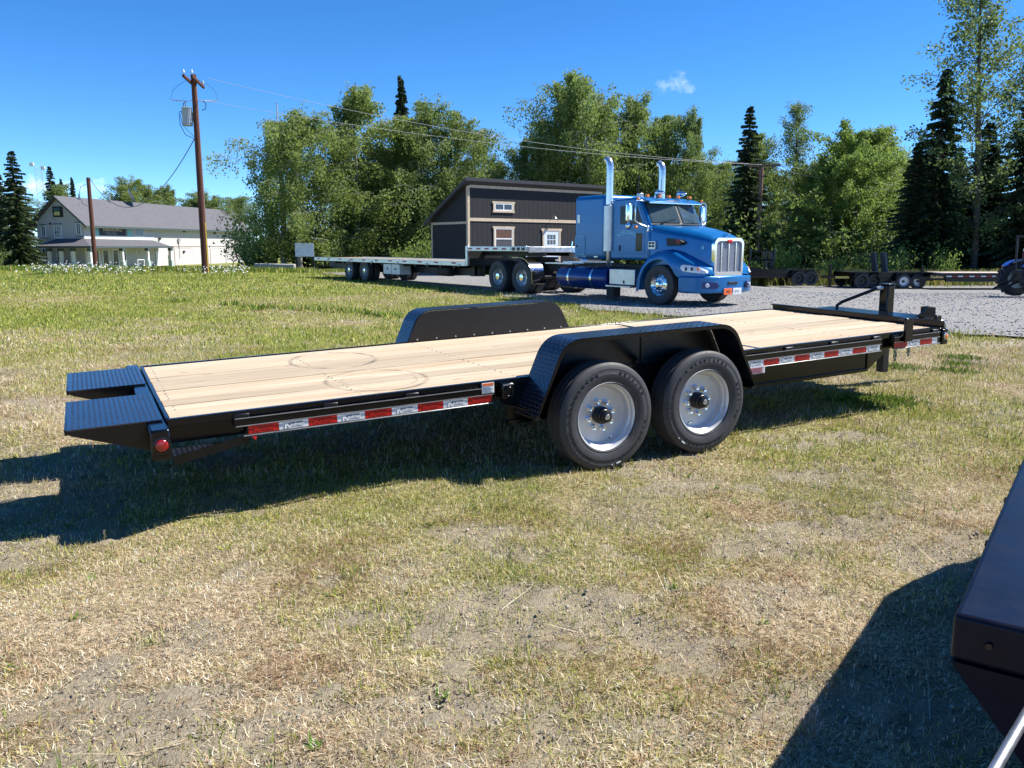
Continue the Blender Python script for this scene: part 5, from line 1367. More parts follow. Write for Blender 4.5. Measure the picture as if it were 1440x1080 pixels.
# lattice radio mast beyond the spruces
RM = thing("radio_mast", "pale lattice radio mast rising above the spruces behind the building", "mast", (-82, 145, -1))
for x, y in ((0, 0), (1.2, 0), (.6, 1.0)):
    MB().cyl((x, y, 0), (x, y, 16.5), .04, n=6).build("mast_leg", PORC, RM)
o = MB()
for i in range(20):
    z = i * .8; o.cyl((0, 0, z), (1.2, 0, z + .8), .02, n=4); o.cyl((1.2, 0, z), (0, 0, z + .8), .02, n=4); o.cyl((0, 0, z), (.6, 1, z + .8), .02, n=4)
o.build("bracing", PORC, RM)
for x, z in ((-.3, 16.2), (1.6, 15.6)):
    o = MB(); o.lathe([(.0005, .2), (.32, .1), (.36, -.2), (.0005, -.2)], 16, Matrix.Translation((x, -.3, z))); o.build("dish", WHITE, RM, smooth=40)

# ------------------------------------------------------------------ trailers parked at the back of the lot
def bg_trailer(label, loc, rz, deck_x, wheels, ramps, tongue, tapes=True, silver=True, head=False, deck=True, deckmat=None):
    """x to the right along the deck, y away; deck_x=(x0,x1)"""
    T_ = thing("parked_trailer", label, "trailer", (loc[0], loc[1], hz(loc[0], loc[1]) + .03), (0, 0, rz), "trailers parked at the back of the lot")
    x0, x1 = deck_x; zt = .80
    for y in (0, 2.1):
        MB().box(x0, x1, y, y + .06, .56, zt).build("side_rail", BLACK, T_)
        MB().box(x0 + .2, x1, y + .25 if y == 0 else y - .25, (y + .33) if y == 0 else y - .17, .38, .56).build("frame_rail", BLACK_DULL, T_)
    if deck: MB().box(x0 + .02, x1 - .02, .065, 2.095, zt - .05, zt + .012).build("deck", deckmat or paint("grey_deck", (.46, .38, .33), .8, var=.2), T_)
    for x in np.arange(x0 + .2, x1 - .1, .6): MB().box(x, x + .08, .065, 2.095, .60, .70).build("cross_member", BLACK_DULL, T_)
    if tapes:
        x = x0 + .1; i = 0
        while x < x1 - .2:
            MB().box(x, x + .24, -.006, -.0005, .62, .68).build("reflective_tape", PRINT_RED if i % 2 else WHITE_T, T_); x += .27; i += 1
    for x in wheels:
        for y, rz_ in ((-.12, 0), (2.28, PI)):
            w_ = copy_tree(first, T_)
            for ch in list(w_.children_recursive):
                if not ch.name.startswith(("tyre", "hub")) or ch.name.startswith("hub_cap"): bpy.data.objects.remove(ch)
            w_.location = (x, y, .375); w_.rotation_euler = (0, 0, rz_); w_.scale = (.98, .98, .98)
            if not silver:
                w_.data = w_.data.copy(); w_.data.materials[0] = BLACK_DULL
        MB().cyl((x, 0, .38), (x, 2.1, .38), .05, n=10).build("axle", BLACK_DULL, T_)
    if wheels:
        xa, xb = min(wheels) - .5, max(wheels) + .5
        for y in (-.28, 2.12):
            o_ = MB(); o_.prism([(xa, .55), (xa + .2, .83), (xb - .2, .83), (xb, .55), (xb - .03, .55), (xb - .22, .80), (xa + .22, .80), (xa + .03, .55)], y, y + .27, 'y'); o_.build("fender", BLACK, T_)
    for x in ramps:
        for y in (.25, 1.35):
            o_ = MB(); m_ = Matrix.Translation((x, y, zt)) @ Matrix.Rotation(-.16, 4, 'Y')
            o_.box(0, .10, 0, .07, 0, .98, m_); o_.box(0, .10, .43, .50, 0, .98, m_)
            o_.box(.0, .02, .07, .43, 0, .98, m_)
            for q in range(5): o_.box(.02, .08, .07, .43, .1 + q * .18, .14 + q * .18, m_)
            o_.build("loading_ramp", paint("ramp_blue_black", (.05, .06, .085), .4, var=.25), T_)
    if tongue:
        tx_, dr_ = tongue
        o_ = MB(); xe = x0 if dr_ < 0 else x1
        o_.beam((xe, .35, .52), (tx_, 1.05, .55), .08, .14); o_.beam((xe, 1.75, .52), (tx_, 1.05, .55), .08, .14); o_.build("tongue", BLACK, T_)
        xj = xe + (tx_ - xe) * .6
        o_ = MB(); o_.box(xj - .06, xj + .06, .99, 1.11, .05, 1.15); o_.box(xj - .12, xj + .12, .93, 1.17, 0, .05); o_.build("jack", BLACK, T_)
    if head: MB().box(x0, x0 + .06, 0, 2.1, zt + .013, zt + .45).build("bulkhead", BLACK, T_)
    return T_
a = bg_trailer("black equipment trailer with upright ramps right of the blue truck's grille", (12.0, 42.5), .02, (-.6, 2.9), (2.75, 3.35), (), (-1.4, -1), False, False, False, False)
o = MB()
for x in (.3, 1.55): o.tube([(x, .4, .80), (x + .05, .4, 1.75), (x + .02, .4, 1.90), (x + .02, 1.7, 1.90), (x + .05, 1.7, 1.75), (x, 1.7, .80)], .05, 6)
o.tube([(.3, .4, 1.3), (1.55, .4, 1.3)], .04, 6); o.tube([(.3, .4, 1.75), (1.55, .4, 1.75)], .04, 6); o.build("headache_rack", BLACK, a, smooth=50)
o = MB(); o.prism([(-.8, .95), (1.8, .62), (1.8, .72), (-.8, 1.1)], .1, .25, 'y'); o.box(.2, 1.9, .2, 1.9, .45, .80); o.build("dump_body_frame", BLACK, a)
b = bg_trailer("low black trailer with two upright grey ramps behind the first parked trailer", (13.0, 44.2), .0, (-.3, 3.2), (), (1.0,), None, False, False, False, True, BLACK_DULL)
c2 = bg_trailer("black parked trailer with yellow tongue bar, ramps up, left of the silver wheels", (16.6, 41.5), .03, (.45, 3.1), (.95, 1.6), (2.35,), (-.6, -1), True, False, False, True, BLACK_DULL)
MB().box(-.35, .35, -.02, .02, .50, .60).build("tongue_bar", paint("yellow_bar", (.55, .42, .08), .5), c2)
d3 = bg_trailer("long tan-decked flatbed trailer with red and white tape left of the tractor", (20.75, 39.8), -.03, (.1, 5.2), (), (), (-.9, -1), True)
nm_ = MB(); nm_.box(-.62, .08, -.03, -.012, .50, .74); np_ = nm_.build("name_plate", BLACK, d3)
o = MB(); v_, f_ = text_geo("Kaufman", .17, 0, 'CENTER', .004); o.add(v_, f_, frame((-.27, -.034, .62), (1, 0, 0), (0, 0, 1))); o.build("name_lettering", YELLOW, np_)
e4 = bg_trailer("black trailer on two bright silver wheels between the other parked trailers", (18.4, 41.0), .02, (-.2, 2.7), (1.0, 1.72), (), None, False, True, False, True, BLACK_DULL)

# ------------------------------------------------------------------ compact farm tractor at the right edge
NHB = paint("tractor_blue", (.01, .06, .32), .35, coat=.6, var=.08)
NHW = paint("tractor_rim", (.52, .62, .60), .4, var=.12, scale=6)
TKX = thing("farm_tractor", "small blue farm tractor with big pale rear wheels at the right edge", "tractor", (17.2, 26.6, hz(17.2, 26.6) + .035), (0, 0, -.10))
def ag_wheel(x, y, R, w, ri, nm, lugs):
    m_ = Matrix.Translation((x, y, R))
    o_ = MB(); o_.lathe([(ri, -w * .45), (ri + .05, -w * .5), (R - .10, -w * .5), (R - .05, -w * .42), (R - .04, -w * .2), (R - .035, 0), (R - .04, w * .2), (R - .05, w * .42), (R - .10, w * .5), (ri + .05, w * .5), (ri, w * .45)], 40, m_)
    t_ = o_.build(nm, RUBBER, TKX, smooth=40)
    lg_ = MB()
    for i in range(lugs):
        for sg in (-1, 1):
            a_ = 2 * PI * (i + (.5 if sg > 0 else 0)) / lugs
            mm = m_ @ Matrix.Rotation(-a_, 4, 'Y') @ Matrix.Translation((R - .06, sg * w * .25, 0)) @ Matrix.Rotation(sg * .7, 4, 'X')
            lg_.box(0, .06, -w * .30, w * .30, -.025, .025, mm)
    lg_.build("tread_lugs", RUBBER, t_)
    o_ = MB(); o_.lathe([(ri + .02, -w * .47), (ri + .025, -w * .43), (ri - .02, -w * .38), (ri - .05, -w * .15), (ri * .5, -w * .20), (.10, -w * .22), (.10, -w * .30), (.0005, -w * .30)], 32, m_); rm_ = o_.build("rim", NHW, t_, smooth=35)
    o_ = MB(); o_.lathe([(.075, -w * .305), (.07, -w * .40), (.0005, -w * .40)], 16, m_); o_.build("hub", CAB_BLACK, t_, smooth=40)
ag_wheel(-.55, -.78, .56, .34, .31, "rear_wheel", 18); ag_wheel(-.55, .78, .56, .34, .31, "rear_wheel", 18)
ag_wheel(1.15, -.62, .34, .22, .18, "front_wheel", 14); ag_wheel(1.15, .62, .34, .22, .18, "front_wheel", 14)
MB().box(-.9, .3, -.35, .35, .45, .85).build("gearbox", CAB_BLACK, TKX, bevel=.04)
MB().box(.3, 1.6, -.30, .30, .60, 1.15).build("bonnet", NHB, TKX, bevel=.09, seg=4)
for sg in (-1, 1):
    pr2 = [(-.55 + .64 * math.cos(a_), .56 + .64 * math.sin(a_)) for a_ in np.linspace(.5, 2.4, 9)]
    o = MB(); o.prism(pr2 + [(-.55 + .60 * math.cos(a_), .56 + .60 * math.sin(a_)) for a_ in np.linspace(2.4, .5, 9)], sg * .48, sg * .80, 'y'); o.build("wheel_fender", NHB, TKX, smooth=40)
    o = MB(); o.tube([(-.95, sg * .25, .50), (-1.15, sg * .30, .42), (-1.45, sg * .34, .22)], .035, 6); o.tube([(-1.0, sg * .2, .75), (-1.3, sg * .32, .45)], .025, 6); o.build("hitch_arm", CAB_BLACK, TKX, smooth=50)
    o = MB(); o.tube([(-.75, sg * .42, .8), (-.78, sg * .42, 1.9)], .035, 6); o.build("rollbar_post", CAB_BLACK, TKX)
MB().box(-.82, -.74, -.46, .46, 1.9, 1.98).build("rollbar_top", CAB_BLACK, TKX)
MB().box(-.62, -.15, -.26, .26, 1.0, 1.10).build("seat", CAB_BLACK, TKX, bevel=.04); MB().box(-.68, -.56, -.26, .26, 1.1, 1.5).build("seat_back", CAB_BLACK, TKX, bevel=.04)
MB().box(-.98, -.60, -.62, -.30, 1.20, 1.24).build("sprayer_shelf", CAB_BLACK, TKX)
MB().box(-.95, -.70, -.60, -.36, 1.26, 1.44).build("pump_engine", paint("maroon", (.16, .012, .03), .4), TKX, bevel=.03)
MB().box(-.96, -.62, -.62, -.34, 1.46, 1.56).build("fuel_can", WHITE, TKX, bevel=.04)
MB().box(-.60, -.50, -.70, -.60, 1.42, 1.58).build("beacon", AMBER, TKX, bevel=.02)
o = MB(); o.tube([(-1.25, -.5, 1.12), (-1.05, -.5, 1.20), (-.98, -.5, 1.20)], .02, 6); o.build("hose", STEEL, TKX)
o = MB(); o.tube([(-.47, -.55, 1.2), (-.47, -.55, 2.05)], .05, 10); o.tube([(-.47, -.55, 2.05), (-.47, -.55, 2.10)], [.065, .06], 10); o.build("exhaust", ALU, TKX, smooth=40)

# ------------------------------------------------------------------ corner of a black trailer body close on the right
FB = thing("near_trailer_body", "glossy black corner of a neighbouring trailer body close at the right", "trailer", (.81, 1.41, 0), (0, 0, math.atan2(.81, .59)))
DKBLUE = paint("dark_navy_enamel", (.006, .007, .016), .34, var=.35, scale=5, spec=.18, bump=.03, bscale=9, rvar=.2)
# x along the body away from the camera, y towards its far right side (negative y)
LB = 2.75; WB = 1.1
o = MB(); o.prism([(0, 0), (LB, 0), (LB + .62, -.17), (LB + .9, -.53), (LB + .9, -WB), (0, -WB)], .800, .890, 'z'); tb = o.build("body_top", DKBLUE, FB, bevel=.010, seg=3)
for q in range(6):
    bo = MB(); bo.lathe([(.0005, -.010), (.009, -.010), (.010, 0), (.013, 0), (.013, .002)], 8, Matrix.Translation((.16 + q * .42, .0015, .845)) @ Matrix.Rotation(PI, 4, "Z")); bo.build("bolt", BLACK_DULL, FB)
for q in range(3):
    bo = MB(); bo.lathe([(.0005, -.006), (.006, -.006), (.007, 0)], 8, Matrix.Translation((-.001, -.06 - q * .16, .845)) @ Matrix.Rotation(-PI / 2, 4, "Z")); bo.build("bolt", BLACK_DULL, FB)
o = MB()
topo = [(0, 0), (LB, 0), (LB + .62, -.17), (LB + .9, -.53), (LB + .9, -WB), (0, -WB)]
boto = [(.10, -.26), (LB - .1, -.26), (LB + .4, -.4), (LB + .6, -.6), (LB + .6, -WB), (.10, -WB)]
o.loft([[(p[0], p[1], .42) for p in boto], [(p[0], p[1], .797) for p in topo]]); lo_ = o.build("body_lower", DKBLUE, FB)
MB().box(.2, LB, -WB, -.32, .22, .42).build("chassis", BLACK_DULL, FB)
MB().box(.3, .42, -.62, -.50, 0, .22).build("stand", BLACK_DULL, FB); MB().box(LB - .4, LB - .28, -.62, -.50, 0, .22).build("stand", BLACK_DULL, FB)
st1 = MB(); mm = frame((.0425, -.155, .64), (0, -1, 0), (-.10 / .377, 0, 1)); st1.box(-.02, .012, -.020, .006, .001, .002, mm); st1.build("sticker", WHITE_T, FB); st1 = MB(); st1.box(.045, .068, -.022, -.006, .001, .002, mm); st1.build("sticker", WHITE_T, FB)
o = MB(); o.tube([(-.66, -.03, .30), (-.60, -.035, .60), (-.50, -.05, .672), (-.239, -.096, .733), (-.036, -.1375, .782), (.03, -.15, .800)], .009, 12); o.build("steel_tube", STEEL, FB, smooth=50)
# ------------------------------------------------------------------ foliage
def leaf_mat(name, c0, c1, c2, trans=.35):
    n = N(name); g = n.new("ShaderNodeNewGeometry")
    oi = n.new("ShaderNodeObjectInfo").outputs['Random']
    colr = n.ramp(g.outputs['Random Per Island'], [(0, c0), (.55, c1), (1, c2)])
    big = n.noise(n.coord(), .55, 3, .6)
    colr = n.mix(n.math('MULTIPLY', n.math('SUBTRACT', big, .42), 1.6, clamp=True), colr, tuple(x * 1.25 for x in c2))
    tint_ = n.ramp(oi, [(0, (.86, .95, .92)), (.5, (1, 1, 1)), (1, (1.06, 1.03, .88))])
    colr = n.mix(1.0, colr, tint_, 'MULTIPLY')
    d = n.new("ShaderNodeBsdfPrincipled"); t = n.new("ShaderNodeBsdfTranslucent"); mx = n.new("ShaderNodeMixShader")
    d.inputs['Roughness'].default_value = .55; d.inputs['Specular IOR Level'].default_value = .35
    n.nt.links.new(colr, d.inputs['Base Color']); n.nt.links.new(n.mix(.5, colr, (.26, .36, .07)), t.inputs[0]); mx.inputs[0].default_value = trans
    n.nt.links.new(d.outputs[0], mx.inputs[1]); n.nt.links.new(t.outputs[0], mx.inputs[2]); n.nt.links.new(mx.outputs[0], n.out.inputs[0])
    return n.m
LEAF_B = leaf_mat("birch_leaf", (.105, .150, .038), (.180, .240, .065), (.26, .32, .115), .52)
LEAF_D = leaf_mat("cottonwood_leaf", (.062, .105, .036), (.110, .165, .058), (.18, .23, .095), .45)
LEAF_L = leaf_mat("bright_leaf", (.13, .20, .038), (.19, .28, .06), (.26, .34, .095), .52)
NEEDLE = leaf_mat("spruce_needle", (.014, .030, .016), (.026, .048, .024), (.045, .07, .035), .12)
n = N("birch_bark"); c = n.coord(); b1 = n.noise(n.mapping(c, (3, 3, 9)), 1.0, 4, .7)
M_BIRCH = n.principled(n.ramp(b1, [(.35, (.04, .035, .03)), (.45, (.36, .33, .29)), (.7, (.55, .52, .47))]), .8, 0, spec=.2)
M_BARK = paint("grey_bark", (.085, .07, .058), .9, var=.35, scale=5, bump=.3, bscale=30)

def leaf_quads(C, size, aspect=1.7, droop=.5, r=None):
    """rhombic leaves at centres C (k,3)"""
    r = r or rng; k = len(C)
    ax = r.normal(size=(k, 3)); ax[:, 2] -= droop * 1.6; ax /= np.linalg.norm(ax, axis=1, keepdims=True) + 1e-9
    q = r.normal(size=(k, 3)); sd_ = np.cross(ax, q); sd_ /= np.linalg.norm(sd_, axis=1, keepdims=True) + 1e-9
    s_ = (size * r.uniform(.6, 1.35, k))[:, None]
    a = C - ax * s_ * .5; b = C + sd_ * s_ * .5 / aspect + ax * s_ * .05; c_ = C + ax * s_ * .5; d = C - sd_ * s_ * .5 / aspect + ax * s_ * .05
    V = np.stack([a, b, c_, d], 1).reshape(-1, 3); F = np.arange(4 * k).reshape(-1, 4)
    return V, F

def limb_path(p0, az, length, rise, droop, k, r):
    p = np.array(p0, float); d = np.array([math.cos(az), math.sin(az), rise]); out = [p.copy()]
    for i in range(k):
        d = d + np.array([r.normal(0, .12), r.normal(0, .12), -droop * (i / k) * .55 + r.normal(0, .08)])
        dn = d / np.linalg.norm(d); p = p + dn * length / k; out.append(p.copy())
    return np.array(out)

def birch_meshes(seed, H=10.0, W=2.6, low=.12, dens=1.0, weep=1.0, leaf=.20, mat=LEAF_B, bark=M_BIRCH, open_=0.0, multi=1):
    r = np.random.default_rng(seed); tr = MB(); leaves = []
    stems = []
    for m in range(multi):
        lean = r.normal(0, .025 if multi == 1 else .10, 2); bx = r.normal(0, .0 if multi == 1 else .5, 2)
        hh = H * (1 if m == 0 else r.uniform(.75, .97))
        pth = [(bx[0] + lean[0] * hh * t + .12 * math.sin(3 * t + seed), bx[1] + lean[1] * hh * t + .10 * math.cos(4 * t + seed), hh * t) for t in np.linspace(0, 1, 9)]
        tr.tube(pth, [max(.012, (.012 if bark is M_BARK else .016) * hh * (1 - t) ** .8 + .01) for t in np.linspace(0, 1, 9)], 8)
        stems.append((np.array(pth), hh))
    nl = int(46 * dens / multi ** .65)
    for pth, hh in stems:
        for i in range(nl):
            t = low + (1 - low) * ((i + r.random() * .8) / nl) ** .9
            t = min(t, .985); j = t * 8; j0 = min(int(j), 7); base = pth[j0] + (pth[j0 + 1] - pth[j0]) * (j - j0)
            az = i * 2.399 + r.normal(0, .3)
            rel = (t - low) / (1 - low)
            wprof = (0.50 + .78 * math.sin(PI * min(1, rel * .80 + .15))) * (1 - rel ** 4 * .55)
            if r.random() < .10: continue
            ln = W * wprof * (r.uniform(.6, 1.15) if rel < .7 else r.uniform(.35, 1.35))
            pl_ = limb_path(base, az, ln * 1.15, .75 + .55 * rel - .2 * (1 - rel), .55 * weep, 6, r)
            tr.tube([tuple(p) for p in pl_], [max(.006, .030 * (1 - rel * .7) * (1 - q / 7)) for q in range(7)], 5, False)
            # side branches
            for q in range(2, 7):
                for s_ in range(2 if open_ < .5 else 1):
                    az2 = az + r.normal(0, 1.0); l2 = ln * r.uniform(.22, .5)
                    p2 = limb_path(pl_[q], az2, l2, .35, .75 * weep, 4, r)
                    tr.tube([tuple(p) for p in p2[::2]], [.010, .007, .004], 3, False)
                    for e in range(1, 5):
                        k = int(r.integers(17, 28) * (1 - open_ * .35) * (1 - .45 * rel ** 2))
                        # hanging twig with leaves strung along it
                        hang = r.uniform(.3, 1.5) * weep * (.55 + .5 * (1 - rel))
                        tt = r.random(k)
                        c_ = p2[e] + np.stack([r.normal(0, .14, k), r.normal(0, .14, k), -tt * hang + r.normal(0, .07, k)], 1)
                        leaves.append(c_)
    # wispy leading shoots that break up the top of the crown
    for pth, hh in stems:
        for i in range(9):
            t = r.uniform(.72, .98); j = t * 8; j0 = min(int(j), 7); base = pth[j0] + (pth[j0 + 1] - pth[j0]) * (j - j0)
            p2 = limb_path(base, r.uniform(0, 6.28), W * r.uniform(.35, .75), 2.2, .5, 6, r)
            tr.tube([tuple(p) for p in p2], [.018, .015, .012, .009, .006, .004, .003], 4, False)
            for q in range(1, 7):
                k = int(r.integers(8, 20)); tt = r.random(k); leaves.append(p2[q] + np.stack([r.normal(0, .13, k), r.normal(0, .13, k), -tt * .55 * weep + r.normal(0, .06, k)], 1))
    C = np.concatenate(leaves)
    V, F = leaf_quads(C, leaf, 1.6, .6 * weep, r)
    return tr.mesh("trunk", bark, 60), quads_mesh("crown", V, F, mat)

def spruce_meshes(seed, H=11.0, W=1.9, dens=1.0, low=.04):
    r = np.random.default_rng(seed); tr = MB()
    tr.tube([(0, 0, 0), (.03, 0, H * .5), (0, .02, H)], [.016 * H, .010 * H, .01], 8)
    CV = []; nlev = int(H * 4.2 * dens)
    for i in range(nlev):
        t = low + (1 - low) * (i + .5) / nlev
        ln = W * (1 - t) ** .82 * r.uniform(.72, 1.1) + .10
        nbr = int(8 * (1 - t * .35))
        for b in range(nbr):
            az = i * 1.1 + b * 2 * PI / nbr + r.normal(0, .2); l = ln * r.uniform(.6, 1.15)
            pl_ = [np.array([0, 0, H * t + r.normal(0, .06)])]; d = np.array([math.cos(az), math.sin(az), .15 - .45 * (1 - t)])
            k = 6
            for q in range(k):
                d = d + np.array([0, 0, -.10 + .22 * (q / k)]); pl_.append(pl_[-1] + d / np.linalg.norm(d) * l / k)
            pl_ = np.array(pl_)
            if b % 2 == 0 and t < .8: tr.tube([tuple(p) for p in pl_[::2]], [.018, .012, .007, .004][:len(pl_[::2])], 3, False)
            dirn = (pl_[-1] - pl_[0]); dirn /= np.linalg.norm(dirn); side = np.cross(dirn, [0, 0, 1]); side /= np.linalg.norm(side)
            for q in range(1, k + 1):
                wd = (.10 + .24 * l * (1 - q / (k + 1.5))) * r.uniform(.7, 1.25)
                for s_ in (-1, 1):
                    a = pl_[q - 1]; e = pl_[q] + side * s_ * wd + dirn * wd * .7 + np.array([0, 0, -.10 - wd * .35 * r.random()])
                    m = (pl_[q] + e) * .5 + np.array([0, 0, -.07])
                    CV += [a, pl_[q] + dirn * .06, e, m + np.array([0, 0, -.10 * r.random()])]
                # hanging spray
                h_ = pl_[q] + np.array([r.normal(0, .05), r.normal(0, .05), -r.uniform(.10, .26)])
                CV += [pl_[q - 1] + side * .06, pl_[q] + side * .05, h_, pl_[q - 1] - side * .05]
    V = np.array(CV); F = np.arange(len(V)).reshape(-1, 4)
    return tr.mesh("trunk", M_BARK, 60), quads_mesh("crown", V, F, NEEDLE)

def bush_meshes(seed, H=2.6, W=1.5, k=2600, leaf=.16, mat=LEAF_B):
    r = np.random.default_rng(seed); tr = MB(); cl = []
    for i in range(14):
        az = r.uniform(0, 2 * PI); p = limb_path((r.normal(0, .25), r.normal(0, .25), 0), az, H * r.uniform(.6, 1.1), 1.6, .5, 5, r)
        p[:, :2] *= W / 1.2
        tr.tube([tuple(q) for q in p], [.03, .025, .02, .014, .009, .005], 5, False)
        for q in range(1, 6):
            m = int(k / 14 / 5); c_ = p[q] + r.normal(0, .30 * W / 1.5, (m, 3)); c_[:, 2] = np.maximum(c_[:, 2], .03); cl.append(c_)
    V, F = leaf_quads(np.concatenate(cl), leaf, 1.6, .2, r)
    return tr.mesh("stems", M_BARK, 60), quads_mesh("foliage", V, F, mat)

BIRCH = [birch_meshes(1, 10, 2.7, .16, 1.15, 1.3, .135), birch_meshes(2, 10, 2.3, .08, 1.1, 1.15, .135), birch_meshes(3, 10, 2.1, .05, 1.1, 1.25, .135, multi=2), birch_meshes(4, 10, 2.5, .10, 1.2, 1.2, .14, LEAF_B, multi=3), birch_meshes(5, 10, 1.8, .12, .9, 1.3, .135, open_=.3)]
BRIGHT = [birch_meshes(6, 10, 2.9, .04, 1.2, .7, .155, LEAF_L, M_BARK, multi=3), birch_meshes(7, 10, 2.3, .05, 1.1, .75, .155, LEAF_L, M_BARK, multi=2)]
COTTON = [birch_meshes(8, 10, 1.55, .10, 1.3, .5, .10, LEAF_D, M_BARK, open_=.6), birch_meshes(9, 10, 2.0, .05, 1.3, .6, .14, LEAF_D, M_BARK, open_=.2)]
SPRUCE = [spruce_meshes(11, 11, 1.9), spruce_meshes(12, 11, 1.55), spruce_meshes(13, 11, 1.15, 1.5)]
BUSH = [bush_meshes(21, 2.6, 1.6, 2600, .17, LEAF_D), bush_meshes(22, 2.4, 1.5, 2400, .17, LEAF_B), bush_meshes(23, 2.0, 1.2, 1500, .15, LEAF_L)]

def tree(name, meshes, x, y, top, w, label, group, seed, refH, parts=("trunk", "crown"), cat="tree"):
    zb = hz(x, y) - .08; s_ = (top - zb) / (10.75 if refH == 10 else refH)   # shoots reach above the stem
    t = thing(name, label, cat, (x, y, zb), (0, 0, (seed * 2.399) % 6.283), group)
    t.scale = (s_ * w, s_ * w, s_)
    inst(parts[0], meshes[0], t); inst(parts[1], meshes[1], t)
    return t
GA = "trees in the wood behind the lot"; GB = "trees around the beige building"
B_, S_, C_, R_ = BIRCH, SPRUCE, COTTON, BRIGHT
tree("spruce_tree", S_[0], -50.3, 85, 11.0, 1.35, "tall dark spruce at the left edge of the view", GB, 1, 11)
tree("spruce_tree", S_[1], -54.0, 88, 10.2, 1.3, "dark spruce just right of the leftmost spruce", GB, 2, 11)
tree("spruce_tree", S_[0], -53.2, 97, 10.6, 1.0, "spruce close behind the left gable of the beige building", GB, 3, 11)
tree("birch_tree", B_[4], -50.4, 93, 8.8, 1.1, "thin leafy birch between the spruces and the gable", GB, 4, 10)
tree("spruce_tree", S_[2], -69.7, 130, 11.6, .9, "tiny pointed spruce above the left roof slope, left of a pair", GB, 5, 11)
tree("spruce_tree", S_[2], -68.0, 130, 11.8, .9, "tiny pointed spruce above the left roof slope, right of a pair", GB, 6, 11)
tree("birch_tree", B_[3], -57.0, 126, 11.8, 1.2, "round birch showing above the roof between the short and tall poles", GB, 7, 10)
tree("birch_tree", B_[1], -53.0, 130, 10.8, 1.1, "birch above the roof beside the satellite dish", GB, 8, 10)
tree("birch_tree", B_[3], -48.0, 130, 10.0, 1.4, "low birch above the roof right of the satellite dish", GB, 9, 10)
tree("birch_tree", B_[0], -43.0, 130, 9.3, 1.3, "low birch above the right end of the long roof", GB, 10, 10)
tree("birch_tree", B_[0], -58.5, 98, 7.5, 1.3, "leafy birch low behind the leftmost spruces", GB, 11, 10)

tree("birch_tree", B_[0], -13.2, 52.0, 9.7, 1.18, "broad weeping birch with white trunk beside the blank sign board", GA, 12, 10)
tree("birch_tree", B_[4], -14.9, 55.0, 10.0, .9, "thin birch with a bare pale top behind the broad weeping birch", GA, 13, 10)
tree("birch_tree", B_[1], -10.5, 56.0, 11.9, 1.15, "tall dark-leaved birch right of the broad weeping birch", GA, 14, 10)
tree("birch_tree", B_[2], -8.9, 58.0, 9.7, 1.05, "shorter birch left of the lone spruce top", GA, 15, 10)
tree("spruce_tree", S_[2], -7.9, 61.0, 13.3, .95, "slender dark spruce whose tip rises above the birches", GA, 16, 11)
tree("birch_tree", B_[3], -5.3, 57.5, 11.4, 1.0, "full birch directly behind the low end of the cabin roof", GA, 17, 10)
tree("birch_tree", B_[2], -6.9, 60.0, 10.4, 1.0, "birch between the slender spruce and the full birch", GA, 18, 10)
tree("birch_tree", B_[4], -2.6, 60.0, 10.1, .8, "narrow birch behind the cabin's high corner", GA, 19, 10)
tree("birch_tree", B_[1], -1.2, 62.0, 7.9, .8, "small birch at the edge of the sky gap above the cabin", GA, 20, 10)
tree("birch_tree", B_[3], 1.9, 61.0, 9.9, .75, "birch right of the sky gap above the cabin roof", GA, 21, 10)
tree("birch_tree", B_[0], 4.2, 60.0, 12.9, .95, "tall drooping birch left of the truck's near exhaust stack", GA, 22, 10)
tree("birch_tree", B_[2], 7.0, 60.0, 13.6, 1.0, "tallest birch above the truck cab", GA, 23, 10)
tree("birch_tree", B_[1], 9.1, 62.0, 12.4, .9, "tall birch between the truck's two exhaust stacks", GA, 24, 10)
tree("birch_tree", B_[4], 11.2, 62.0, 11.6, 1.05, "slim see-through birch right of the far exhaust stack", GA, 25, 10)
tree("birch_tree", B_[1], 13.2, 61.0, 11.3, .62, "slim birch just left of the dark spruce by the pole", GA, 26, 10)
tree("spruce_tree", S_[0], 16.1, 57.6, 10.9, 1.1, "dark spruce behind the slim weathered pole", GA, 27, 11)
tree("birch_tree", B_[4], 18.6, 63.0, 10.4, .8, "birch just right of the dark spruce", GA, 28, 10)
tree("cottonwood_tree", C_[0], 20.3, 60.0, 11.9, 1.0, "tall narrow cottonwood with a bare dark stem right of the pole", GA, 29, 10)
tree("leafy_tree", R_[0], 23.0, 58.0, 9.7, 1.05, "broad bright green tree behind the parked trailers", GA, 30, 10)
tree("leafy_tree", R_[1], 25.6, 60.0, 9.9, 1.1, "bright green tree right of the broad bright one", GA, 31, 10)
tree("birch_tree", B_[4], 28.0, 65.0, 11.0, 1.0, "thin birch before the sky gap at the right", GA, 32, 10)
tree("spruce_tree", S_[0], 25.3, 50.0, 11.8, 1.25, "tall dark spruce left of the tallest cottonwood", GA, 33, 11)
tree("spruce_tree", S_[0], 29.7, 48.5, 11.6, 1.2, "tall dark spruce right of the tallest cottonwood's trunk", GA, 44, 11)
tree("cottonwood_tree", C_[0], 27.4, 49.5, 18.2, 1.05, "tallest open-branched cottonwood reaching the top right of the view", GA, 34, 10)
tree("cottonwood_tree", C_[0], 30.4, 51.0, 14.8, 1.05, "tall cottonwood partly cut off by the right edge", GA, 35, 10)
tree("spruce_tree", S_[1], 24.0, 50.0, 7.6, 1.6, "low dense spruce at the foot of the tall dark spruce", GA, 36, 11)
tree("spruce_tree", S_[0], 28.4, 50.5, 8.8, 1.5, "dense dark spruce under the tallest cottonwood", GA, 37, 11)
tree("spruce_tree", S_[1], 29.8, 56.0, 7.4, 1.8, "spruce behind the trunk of the tallest cottonwood", GA, 41, 11)
